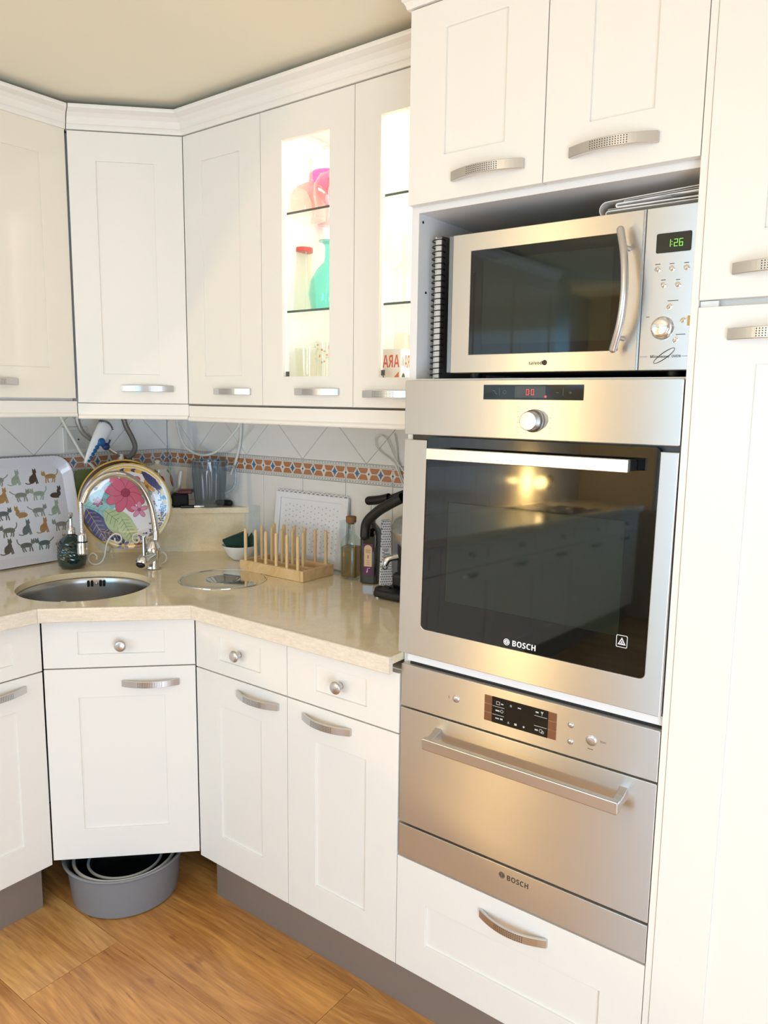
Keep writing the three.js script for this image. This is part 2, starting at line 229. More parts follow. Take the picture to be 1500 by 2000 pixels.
// ---- wall units
const W = 0.2114, WB = 0.2349, WT = 2.2636, WBOT = 1.4708;
function wallUnit(name, label, turn, x, z, w, m, o = {}) { const g = unit(name, label, turn, x, z, o.group), h = w / 2, dep = o.depth ?? 0.375;
  if (o.glass) { part('side_panel', box(-h + 0.0005, -h + 0.0165, WBOT, WT, -dep, -0.0205), M.carcass, g); part('side_panel', box(h - 0.0165, h - 0.0005, WBOT, WT, -dep, -0.0205), M.carcass, g);
    part('top_panel', box(-h + 0.0165, h - 0.0165, WT - 0.016, WT, -dep, -0.0205), M.carcass, g); part('bottom_panel', box(-h + 0.0165, h - 0.0165, WBOT, WBOT + 0.016, -dep, -0.0205), M.carcass, g); part('back_panel', box(-h + 0.0165, h - 0.0165, WBOT + 0.016, WT - 0.016, -dep, -dep + 0.008), M.carcass, g);
    for (const y of [2.003, 1.7375]) { const s = part('glass_shelf', box(-h + 0.018, h - 0.018, y - 0.006, y, -dep + 0.012, -0.045), M.shelf, g); part('front_edge', box(-h + 0.018, h - 0.018, y - 0.006, y, -0.045, -0.0435), M.shelfEdge, s); s.userData.label = 'clear glass shelf with a dark green front edge'; }
    for (const y of [1.62, 1.86]) part('hinge', box(-h + 0.0165, -h + 0.026, y - 0.012, y + 0.012, -0.075, -0.045, 0.003), M.satin, g);
  } else if (!o.noBody) part('body', box(-h + 0.0005, h - 0.0005, WBOT, WT, -dep, -0.0205), M.carcass, g);
  front(g, 'door', -h, h, o.y0 ?? WBOT, o.y1 ?? WT, m, { glass: o.glass, mat: o.mat, handle: o.hx === undefined ? undefined : [o.hx, o.hy ?? 1.5105] });
  return g; }
{ const z0 = 0.0235, z1 = 0.3542, z2 = 0.6908, z3 = 1.0005;
  seat(wallUnit('wall_cabinet', 'narrow white wall cabinet with solid door beside the lit glass-door cabinet', RIGHT, W, (z0 + z1) / 2, z1 - z0, [0.080, 0.086, 0.086, 0.083], { hx: 0.040 }), true);
  const a = wallUnit('glass_wall_cabinet', 'lit glass-door wall cabinet holding pink and turquoise glassware', RIGHT, W, (z1 + z2) / 2, z2 - z1, [0.082, 0.083, 0.082, 0.086], { hx: 0.0432, glass: true });
  const b = wallUnit('glass_wall_cabinet', 'lit glass-door wall cabinet against the oven column', RIGHT, W, (z2 + z3) / 2, z3 - z2, [0.083, 0.066, 0.077, 0.087], { hx: -0.039, hy: 1.506, glass: true });
  // a slim upright lamp behind the right-hand stile of each glass door, and one under the top
  for (const [g, zc, hw] of [[a, (z1 + z2) / 2, (z2 - z1) / 2], [b, (z2 + z3) / 2, (z3 - z2) / 2]]) { const lm = std(rgb(255, 250, 240), 0.5, { emissive: new THREE.Color().setRGB(1, 0.92, 0.76), emissiveIntensity: 4 });
    part('lamp', box(-0.09, 0.09, WT - 0.024, WT - 0.016, -0.30, -0.24, 0.003), lm, g); areaLight(0.16, 0.05, new THREE.Color().setRGB(1, 0.90, 0.74), 90, [W + 0.27, WT - 0.026, zc], [W + 0.27, 0, zc]);
    part('strip_lamp', box(hw - 0.030, hw - 0.017, 1.51, 2.22, -0.040, -0.028, 0.002), lm, g); areaLight(0.012, 0.70, new THREE.Color().setRGB(1, 0.90, 0.74), 75, [W + 0.042, 1.865, zc + hw - 0.032], [W + 0.36, 1.865, zc - 0.06]);
    for (const s of [-1, 1]) part('glass_clip', box(s * (hw - 0.086) - 0.006, s * (hw - 0.086) + 0.006, 1.553, 1.567, -0.0165, -0.0125), M.black, g);
    seat(g, true); } }
{ // angled corner wall unit
  const g = wallUnit('corner_wall_cabinet', 'white angled corner wall cabinet above the sink', DIAG, 0.09395, -0.09395, WB * Math.SQRT2, [0.079, 0.086, 0.089, 0.083], { hx: 0.043, hy: 1.517, noBody: true, depth: 0.3 });
  const q = 0.166 - 0.001; part('body', new THREE.ExtrudeGeometry(polyShape([[-q, 0.0205], [q, 0.0205], [q + 0.255, 0.28], [0, 0.69], [-q - 0.255, 0.28]].map(([x, z]) => [x, z])), { depth: WT - WBOT, bevelEnabled: false }).rotateX(-Math.PI / 2).translate(0, WBOT, 0), M.carcass, g); seat(g, true); }
// left wall run (a glossier door than the rest); beyond the first one they show only as reflections
const LW = [-0.0245, -0.47, -0.92, -1.4, -1.9, -2.4, -2.85, -3.35];
for (let i = 0; i + 1 < LW.length; i++) { const w = LW[i] - LW[i + 1]; seat(wallUnit('wall_cabinet', i ? 'glossy cream wall cabinet further along the left run' : 'glossy cream wall cabinet left of the angled corner cabinet', BACK, (LW[i] + LW[i + 1]) / 2, -0.2178, w, [0.09, 0.082, 0.091, 0.086], { mat: M.gloss, hx: i ? 0.06 : -0.038, hy: 1.530, y0: 1.4836, y1: 2.2825 - 0.015, group: i ? 'left run wall cabinets' : undefined }), true); }

// ---- cornices above and light rails below the wall units: a profile of [out, height] swept between two mitred ends
function sweep(profile, A, B) { const pos = [], idx = [], n = profile.length; for (const E of [A, B]) for (const [c, y] of profile) { const p = E(c); pos.push(p[0], y, p[1]); }
  for (let i = 0; i < n; i++) { const j = (i + 1) % n; idx.push(i, j, n + i, j, n + j, n + i); }
  const cap = THREE.ShapeUtils.triangulateShape(profile.map(p => new THREE.Vector2(...p)), []); for (const [a, b, c] of cap) { idx.push(a, b, c, n + a, n + c, n + b); }
  const g = new THREE.BufferGeometry(); g.setAttribute('position', new THREE.Float32BufferAttribute(pos, 3)); g.setIndex(idx); const q = g.toNonIndexed(); q.computeVertexNormals(); q.setAttribute('uv', new THREE.Float32BufferAttribute(new Float32Array(q.attributes.position.count * 2), 2)); return q; }
const K = Math.SQRT2 - 1, crown = [[-0.02, WT + 0.0015], [0.004, WT + 0.0015], [0.006, 2.272], [0.009, 2.277], [0.012, 2.279], [0.0125, 2.285], [0.017, 2.296], [0.026, 2.306], [0.038, 2.311], [0.043, 2.313], [0.0445, 2.318], [0.0445, 2.3227], [-0.02, 2.3227]];
const rail = [[-0.02, 1.4695], [-0.001, 1.4695], [-0.001, 1.436], [0.002, 1.434], [0.005, 1.431], [0.006, 1.426], [0.004, 1.4225], [-0.02, 1.4225]];
const J1 = c => [W - WB - K * c, -W + c], J2 = c => [W - c, -W + WB + K * c], shiftL = c => [J1(c)[0] - 0.001, J1(c)[1] - 0.004];
solo('cornice', 'moulded white cornice above the left glossy wall cabinet', 'moulding', sweep(crown, c => [-3.35, -W + c - 0.004], shiftL), M.white);
solo('cornice', 'short moulded white cornice above the angled corner wall cabinet', 'moulding', sweep(crown, J1, J2), M.white);
solo('cornice', 'long moulded white cornice above the right wall cabinets', 'moulding', sweep(crown, J2, c => [W - c, 1.0035]), M.white);
solo('cornice', 'moulded white cornice on top of the oven column', 'moulding', mergeAll([sweep(crown, c => [0.15, 1.006 - c], c => [-c, 1.006 - c]), sweep(crown, c => [-c, 1.006 - c], c => [-c, 2.2])]), M.white);
solo('light_rail', 'white light rail under the left glossy wall cabinet', 'moulding', sweep(rail.map(([c, y]) => [c, y + 0.006]), c => [-3.35, -W + c - 0.004], c => [shiftL(c)[0], shiftL(c)[1]]), M.white);
solo('light_rail', 'short white light rail under the angled corner wall cabinet', 'moulding', sweep(rail, J1, c => [J2(c)[0], J2(c)[1] - 0.001]), M.white);
solo('light_rail', 'long white light rail under the right wall cabinets', 'moulding', sweep(rail.map(([c, y]) => [c, y - 0.004]), c => [J2(c)[0], J2(c)[1] + 0.001], c => [W - c, 1.0035]), M.white);

// ---- oven column
{ const g = unit('oven_column_cabinet', 'tall white built-in cabinet holding microwave, oven and steel drawer appliance', RIGHT, 0, 1.3095), z = v => v - 1.3095, CF = -0.0205;
  part('side_panel', box(z(1.006), z(1.024), 0.152, WT, -0.585, CF), M.carcass, g); part('side_panel', box(z(1.5925), z(1.6048), 0.0, WT, -0.585, 0.001, 0.0008), M.white, g);
  part('back_panel', box(z(1.024), z(1.592), 0.152, WT, -0.585, -0.575), M.carcassGrey, g);
  for (const [y0, y1] of [[WT - 0.016, WT], [1.8774, 1.8936], [1.519, 1.537], [0.909, 0.927], [0.4215, 0.4375], [0.152, 0.168]]) part('shelf_board', box(z(1.024), z(1.592), y0, y1, -0.575, CF), M.carcass, g);
  part('trim_strip', box(z(1.024), z(1.592), 0.9125, 0.930, CF, -0.008), M.white2, g);
  front(g, 'upper_door', z(1.009), z(1.3124), 1.889, WT, [0.086, 0.082, 0.088, 0.0515], { handle: [z(1.196), 1.9297] });
  front(g, 'upper_door', z(1.3124), z(1.5918), 1.889, WT, [0.086, 0.080, 0.090, 0.0515], { handle: [z(1.4438), 1.931] });
  front(g, 'bottom_drawer_front', z(1.009), z(1.5918), YB, 0.4365, [0.083, 0.085, 0.085, 0.098], { handle: [z(1.315), 0.3903] });
  for (const [y, d] of [[1.862, -0.035], [1.72, -0.05], [1.862, -0.3]]) part('peg_hole', new THREE.CylinderGeometry(0.0028, 0.0028, 0.001, 12).rotateZ(Math.PI / 2).translate(z(1.0246), y, d), M.black, g);
  seat(g, true); }
// ---- tall unit on the right
{ const g = unit('tall_cabinet', 'tall white cabinet right of the oven column with two stacked doors', RIGHT, 0, 1.9048), h = 0.3;
  part('body', box(-h + 0.0005, h - 0.0005, 0.152, WT, -0.585, -0.0165), M.carcass, g);
  front(g, 'lower_door', -h, h, YB, 1.6498, [0.095, 0.095, 0.095, 0.095], { z: 0.0040, handle: [-h + 0.1295, 1.6033] });
  front(g, 'upper_door', -h, h, 1.6593, WT, [0.092, 0.095, 0.105, 0.095], { z: 0.0040, handle: [-h + 0.1295, 1.7052] });
  part('gap_strip', box(-h + 0.001, -h + 0.03, 1.6498, 1.6593, -0.0165, -0.006), M.white2, g); seat(g, true); }

// ================================================================ worktop
const WY = 0.9236, SINK = [-0.09, -0.108, 0.193], LID = [0.23, 0.149, 0.138];
{ const g = thing('worktop', 'polished beige stone worktop running round the corner', 'worktop'), ov = 0.0343, a = 0.3192, e = 0.014;
  const s = polyShape([[-4.6, -0.594], [0.594, -0.594], [0.594, 1.003], [-ov + e, 1.003], [-ov + e, a - K * e], [-a + K * e, ov - e], [-4.6, ov - e]].map(([x, z]) => [x, -z]).reverse());
  for (const [x, z, r] of [SINK, LID]) { const p = new THREE.Path(); p.absarc(x, -z, r - (r < 0.15 ? 0 : 0), 0, Math.PI * 2, true); s.holes.push(p); }
  part('slab', uvBox(new THREE.ExtrudeGeometry(s, { depth: 0.018, bevelEnabled: false, curveSegments: 64 }).rotateX(-Math.PI / 2).translate(0, WY - 0.018, 0), 4), M.stone, g);
  const prof = [[-e, 0.8828], [-0.003, 0.8828], [0, 0.886], [0, WY - 0.004], [-0.0012, WY - 0.0012], [-0.004, WY], [-e, WY]];
  const C1 = c => [-a - K * c, ov + c], C2 = c => [-ov - c, a + K * c];
  const st = (A, B) => part('edge_strip', uvBox(sweep(prof, A, B), 3), M.edge, g);
  st(c => [-4.6, ov + c], c => [C1(c)[0] - 0.0007, C1(c)[1]]); st(C1, C2); st(c => [C2(c)[0], C2(c)[1] + 0.0007], c => [-ov - c, 1.003]); seat(g); }
{ // raised stone box across the corner of the walls
  const g = thing('corner_ledge', 'raised beige stone ledge across the wall corner behind the plate', 'ledge'), c0 = 0.72, D = (c, y0, y1) => new THREE.ExtrudeGeometry(polyShape([[0.592, -(0.592 - c)], [0.592, 0.592], [c - 0.592, 0.592]]), { depth: y1 - y0, bevelEnabled: true, bevelThickness: 0.001, bevelSize: 0.001, bevelOffset: -0.001, bevelSegments: 1 }).rotateX(-Math.PI / 2).translate(0, y0, 0);
  part('front_box', uvBox(D(c0 + 0.015, WY + 0.001, 1.069), 4), M.stoneMatt, g); part('top_slab', uvBox(D(c0 - 0.01, 1.071, 1.0895), 4), M.stone, g); seat(g); }

// ================================================================ appliances in the column
const bold = await new FontLoader().loadAsync('fonts/droid/droid_sans_bold.typeface.json');
const regular = await new FontLoader().loadAsync('fonts/droid/droid_sans_regular.typeface.json');
// flat raised lettering, its middle at (x, y), on the face z
function words(str, font, size, x, y, z, depth = 0.0003) { const g = new TextGeometry(str, { font, size, depth, curveSegments: 4 }); g.computeBoundingBox(); const b = g.boundingBox; return g.translate(x - (b.min.x + b.max.x) / 2, y - (b.min.y + b.max.y) / 2, z); }
// seven-segment digits
function segs(str, h, x, y, z) { const w = h * 0.52, t = h * 0.1, out = [], S = { 0: 'abcdef', 1: 'bc', 2: 'abged', 6: 'afgedc' }; let cx = x; for (const ch of str) { if (ch === ':') { for (const s of [-1, 1]) out.push(box(cx - t / 2, cx + t / 2, y + s * h * 0.18 - t / 2, y + s * h * 0.18 + t / 2, z, z + 0.0003)); cx += t * 2.6; continue; }
    const B = { a: [0, w, h / 2 - t, h / 2], g: [0, w, -t / 2, t / 2], d: [0, w, -h / 2, -h / 2 + t], b: [w - t, w, 0, h / 2], c: [w - t, w, -h / 2, 0], f: [0, t, 0, h / 2], e: [0, t, -h / 2, 0] }; for (const k of S[ch]) { const q = B[k]; out.push(box(cx + q[0] + t * 0.12, cx + q[1] - t * 0.12, y + q[2] + t * 0.12, y + q[3] - t * 0.12, z, z + 0.0003)); } cx += w + t * 1.6; } return mergeAll(out); }
const glow = (r, g, b, k) => std(new THREE.Color().setRGB(r * 0.3, g * 0.3, b * 0.3), 0.6, { emissive: new THREE.Color().setRGB(r, g, b), emissiveIntensity: k });
const ringLogo = (x, y, z, r) => mergeAll([new THREE.TorusGeometry(r, r * 0.14, 6, 28), new THREE.TorusGeometry(r * 0.55, r * 0.2, 6, 20), box(-r * 0.95, r * 0.95, -r * 0.13, r * 0.13, -0.0002, 0.0003)].map(g => g.scale(1, 1, 0.15).translate(x, y, z)));
const AZ = 1.3095;                                  // middle of the column along z; local x = z - AZ, local z = -x
const lz = v => v - AZ, px2 = (px, py, out) => { const p = onX(px, py, -out); return [p.z - AZ, p.y]; };

{ // ---- oven
  const g = unit('built_in_oven', 'stainless steel built-in oven with black glass door', RIGHT, 0, AZ, undefined, 'oven'), h = 0.296, k1 = 0.2815, F = 0.004;
  part('body', box(-0.279, 0.279, 0.9345, 1.5165, -0.55, -0.021), M.black, g);
  part('gap_seal', box(-0.285, 0.280, 0.95, 1.53, -0.020, -0.012), M.darkGap, g);
  const panel = part('control_panel', uvBox(slab(roundShape(-h, k1, 1.4191, 1.5334, 0.003), 0.022, F, 0.0014)), M.steel, g);
  const [dx0] = px2(945, 766, F), [dx1] = px2(1140, 766, F), dm = phy(new THREE.Color(1, 1, 1), 0.06, { map: canvasTex(1024, 144, (c, w, H) => { c.fillStyle = '#12140f'; c.fillRect(0, 0, w, H); c.fillStyle = '#43423c'; c.fillRect(w * 0.33, 12, w * 0.31, H - 32); c.strokeStyle = '#5a5c58'; c.fillStyle = '#5a5c58'; c.lineWidth = 4; c.beginPath(); c.moveTo(w * 0.17, 30); c.lineTo(w * 0.17, H - 40); c.moveTo(w * 0.81, 30); c.lineTo(w * 0.81, H - 40); c.stroke(); c.beginPath(); c.arc(w * 0.225, H * 0.5, 16, 0, 7); c.stroke(); c.beginPath(); c.moveTo(w * 0.1, H * 0.42); c.quadraticCurveTo(w * 0.13, H * 0.36, w * 0.125, H * 0.55); c.lineTo(w * 0.145, H * 0.62); c.stroke(); c.fillRect(w * 0.74, H * 0.5, 30, 5); c.fillRect(w * 0.865, H * 0.5, 30, 5); c.fillRect(w * 0.865 + 12, H * 0.41, 5, 30); }) });
  { const d = slab(roundShape(dx0, dx1, 1.495, 1.5236, 0.0005), 0.003, F + 0.0012); const p = d.attributes.position, uv = d.attributes.uv; for (let i = 0; i < p.count; i++) uv.setXY(i, (p.getX(i) - dx0) / (dx1 - dx0), (p.getY(i) - 1.495) / 0.0286); part('display', d, dm, panel); }
  const [tx] = px2(1028, 766, F); part('display_digits', mergeAll([segs('0:0', 0.0115, tx, 1.5095, F + 0.0014), new THREE.CylinderGeometry(0.0022, 0.0022, 0.0003, 14).rotateX(Math.PI / 2).translate(tx + 0.041, 1.5012, F + 0.0015)]), glow(1, 0.09, 0.07, 2.2), panel).userData.label = 'glowing red display digits';
  const k = part('selector_knob', lathe([[0.0001, 0.027], [0.0165, 0.027], [0.0178, 0.0255], [0.0182, 0.008], [0.0215, 0.007], [0.022, 0.001], [0.0001, 0]], 40).rotateX(Math.PI / 2), M.satin, panel); k.position.set(lz(1.3131) + 0.004, 1.4553, F);
  { const t = []; for (let i = 0; i < 6; i++) for (const s of [-1, 1]) t.push(box(s * 0.034 - 0.0022, s * 0.034 + 0.0022, 1.432 + i * 0.0098, 1.4328 + i * 0.0098, F, F + 0.0002)); part('dial_marks', mergeAll(t).translate(lz(1.3131) + 0.004, 0, 0), std(rgb(150, 140, 120), 0.6), panel); }
  // the door hangs a little forward at its foot
  const DT = 1.4083, DH = DT - 0.9363, gx0 = px2(834, 858, F)[0], gx1 = px2(1290, 884, F)[0], gb = -DH + 0.0625, r = 0.011;
  const s = new THREE.Shape(); s.moveTo(-h, -DH); s.lineTo(k1, -DH); s.lineTo(k1, 0); s.lineTo(gx1, 0); s.lineTo(gx1, gb + r); s.absarc(gx1 - r, gb + r, r, 0, -Math.PI / 2, true); s.lineTo(gx0 + r, gb); s.absarc(gx0 + r, gb + r, r, -Math.PI / 2, -Math.PI, true); s.lineTo(gx0, 0); s.lineTo(-h, 0); s.closePath();
  const door = part('door', uvBox(slab(s, 0.022, 0, 0.0014)), M.steel, g); door.position.set(0, DT, F); door.rotation.x = -0.024;
  const ix0 = px2(876, 1000, F)[0], ix1 = px2(1221, 1030, F)[0], iy0 = 1.070 - DT, iy1 = 1.2815 - DT, gs = roundShape(gx0 + 0.0004, gx1 - 0.0004, gb + 0.0004, 0.008, r); gs.holes.push(rectHole(ix0, ix1, iy0, iy1));
  part('door_glass', slab(gs, 0.019, -0.0016, 0.0005), M.blackGlass, door).userData.label = 'glossy black door glass';
  part('inner_window', box(ix0, ix1, iy0, iy1, -0.018, -0.0018), M.windowGlass, door);
  const [hx0, hy0] = px2(834, 888, 0.05), [hx1, hy1] = px2(1228, 911, 0.05), hy = (hy0 + hy1) / 2 - DT;
  part('door_handle', uvBox(slab(roundShape(hx0, hx1, hy - 0.0115, hy + 0.0115, 0.002), 0.013, 0.05, 0.0012)), M.satin, door);
  for (const x of [hx0 + 0.008, hx1 - 0.008]) part('handle_mount', box(x - 0.012, x + 0.0075, hy - 0.010, hy + 0.010, -0.001, 0.0375, 0.003), M.black, door);
  { const [x0, y0] = px2(993, 1252, F), [x1, y1] = px2(1025, 1259, F); const lg = mergeAll([ringLogo(x0, y0 - DT, -0.0015, 0.0062), words('BOSCH', bold, 0.0118, x1 + 0.002, y0 - DT, -0.0015)]); part('brand_lettering', lg, M.white2, door); }
  { const [x, y] = px2(1217, 1251, F), f = roundShape(-0.0105, 0.0105, -0.0115, 0.0115, 0.0025); f.holes.push(roundShape(-0.0094, 0.0094, -0.0104, 0.0104, 0.002, THREE.Path)); const tri = polyShape([[-0.0075, -0.0065], [0.0075, -0.0065], [0, 0.0075]]); tri.holes.push(new THREE.Path([[-0.0045, -0.0046], [0, 0.0038], [0.0045, -0.0046]].map(a => new THREE.Vector2(...a)))); part('safety_mark', mergeAll([slab(f, 0.0003, 0.0003), slab(tri, 0.0003, 0.0003), words('A', bold, 0.005, 0, -0.002, 0)]).translate(x, y - DT, -0.0015), M.white2, door); }
  seat(g, true); }

{ // ---- steel drawer appliance below the oven
  const g = unit('compact_dishwasher', 'stainless steel compact appliance with bar handle under the oven', RIGHT, 0, AZ, undefined, 'appliance'), h = 0.296, k1 = 0.2815, F = 0.001;
  part('body', box(-0.281, 0.281, 0.4405, 0.9055, -0.55, -0.021), M.black, g); part('gap_seal', box(-0.281, 0.281, 0.45, 0.9085, -0.021, -0.012), M.darkGap, g);
  const panel = part('control_panel', uvBox(slab(roundShape(-h, k1, 0.8062, 0.9047, 0.0015), 0.02, F, 0.0013)), M.steel, g);
  const door = part('door', uvBox(slab(roundShape(-h, k1, 0.5245, 0.8022, 0.0015), 0.02, F, 0.0013)), M.steel, g);
  const low = part('base_panel', uvBox(slab(roundShape(-h, k1, 0.4403, 0.5190, 0.0015), 0.02, F, 0.0013)), M.steel, g);
  const [x0, yT] = px2(947, 1355, F), [x1] = px2(1088, 1402, F), yB = 0.830, cw = 0.0185, yt = 0.886;
  const dm = phy(new THREE.Color(1, 1, 1), 0.08, { map: canvasTex(512, 224, (c, w, H) => { c.fillStyle = '#0d100d'; c.fillRect(0, 0, w, H); c.fillStyle = c.strokeStyle = '#c9ccc8'; c.lineWidth = 4; const bar = (x, y, n) => c.fillRect(x, y, n, 4); bar(6, 78, 110); bar(6, 150, 110); bar(w - 120, 62, 112); bar(w - 120, 146, 112); c.strokeRect(40, 36, 32, 24); c.fillRect(84, 44, 22, 10); c.fillRect(34, 108, 40, 12); c.beginPath(); c.arc(94, 112, 12, 0, 7); c.stroke(); c.fillRect(34, 176, 36, 10); c.fillRect(80, 172, 24, 14); c.font = 'bold 26px sans-serif'; c.fillText('N', 166, 52); c.fillRect(240, 38, 30, 9); c.fillRect(w - 110, 28, 26, 12); c.beginPath(); c.moveTo(w - 66, 20); c.lineTo(w - 40, 20); c.lineTo(w - 53, 40); c.fill(); c.fillRect(w - 55, 38, 4, 14); c.fillText('A', 150, 200); c.fillRect(214, 180, 22, 18); c.beginPath(); c.arc(300, 190, 9, 0, 7); c.fill(); c.fillRect(w - 112, 176, 28, 12); c.beginPath(); c.arc(w - 58, 182, 14, 0, 7); c.stroke(); c.beginPath(); c.arc(w - 42, 190, 10, 0, 7); c.stroke(); }) });
  { const d = slab(polyShape([[x0 + cw, yB], [x1 - cw, yB], [x1 - cw, yt], [x0 + cw, yt]]), 0.003, F + 0.001), p = d.attributes.position, uv = d.attributes.uv; for (let i = 0; i < p.count; i++) uv.setXY(i, (p.getX(i) - x0 - cw) / (x1 - x0 - 2 * cw), (p.getY(i) - yB) / (yt - yB)); part('display', d, dm, panel); }
  const copper = std(rgb(146, 106, 78), 0.35, { metalness: 0.7 }); for (let i = 0; i < 3; i++) for (const a of [x0, x1 - cw]) { const b = yB + i * (yt - yB) / 3; part('side_button', box(a + 0.0004, a + cw - 0.0004, b + 0.0005, b + (yt - yB) / 3 - 0.0005, F - 0.002, F + 0.0016, 0.0006), copper, panel); }
  const dome = (r) => lathe([[0.0001, 0.0035], [r * 0.6, 0.0032], [r * 0.85, 0.002], [r * 0.88, 0.0006], [r * 0.95, 0.0018], [r, 0.0005], [r, 0]], 28).rotateX(Math.PI / 2);
  for (const [px, py, r] of [[891, 1365, 0.0085], [1115, 1416, 0.0062], [1114, 1448, 0.0062], [1155, 1446, 0.0112]]) { const [x, y] = px2(px, py, F); const b = part('round_button', dome(r), M.satin, panel); b.position.set(x, y, F); }
  { const [a, b] = px2(1178, 1450, F), [c, d] = px2(1153, 1463, F), [e, f] = px2(877, 1361, F); part('button_lettering', mergeAll([words('Start', regular, 0.0042, a, b, F), box(c - 0.0055, c + 0.0055, d - 0.0007, d + 0.0007, F, F + 0.0002), words('I', bold, 0.005, e, f, F)]), std(rgb(95, 85, 78), 0.6), panel); }
  const [hx0, hy0] = px2(824, 1452, 0.052), [hx1, hy1] = px2(1207, 1580, 0.052), hy = (hy0 + hy1) / 2;
  part('door_handle', uvBox(slab(roundShape(hx0, hx1, hy - 0.0125, hy + 0.0125, 0.004), 0.014, 0.055, 0.002)), M.satin, door);
  for (const [x, s] of [[hx0 + 0.009, 1], [hx1 - 0.009, -1]]) { const q = polyShape([[F, -0.006], [0.02, -0.0055], [0.043, -0.0045], [0.043, 0.0045], [0.02, 0.008], [F, 0.016]]); part('handle_mount', new THREE.ExtrudeGeometry(q, { depth: 0.014, bevelEnabled: true, bevelThickness: 0.001, bevelSize: 0.001, bevelSegments: 1 }).rotateY(-Math.PI / 2).translate(x + 0.007, hy + 0.002, 0), M.satin, door); }
  { const [a, b] = px2(980, 1709, F), [c, d] = px2(1010, 1722, F); part('brand_lettering', mergeAll([ringLogo(a, b, F, 0.0062), words('BOSCH', bold, 0.0115, c + 0.001, b - 0.001, F)]), std(rgb(70, 62, 56), 0.5), low); }
  seat(g, true); }

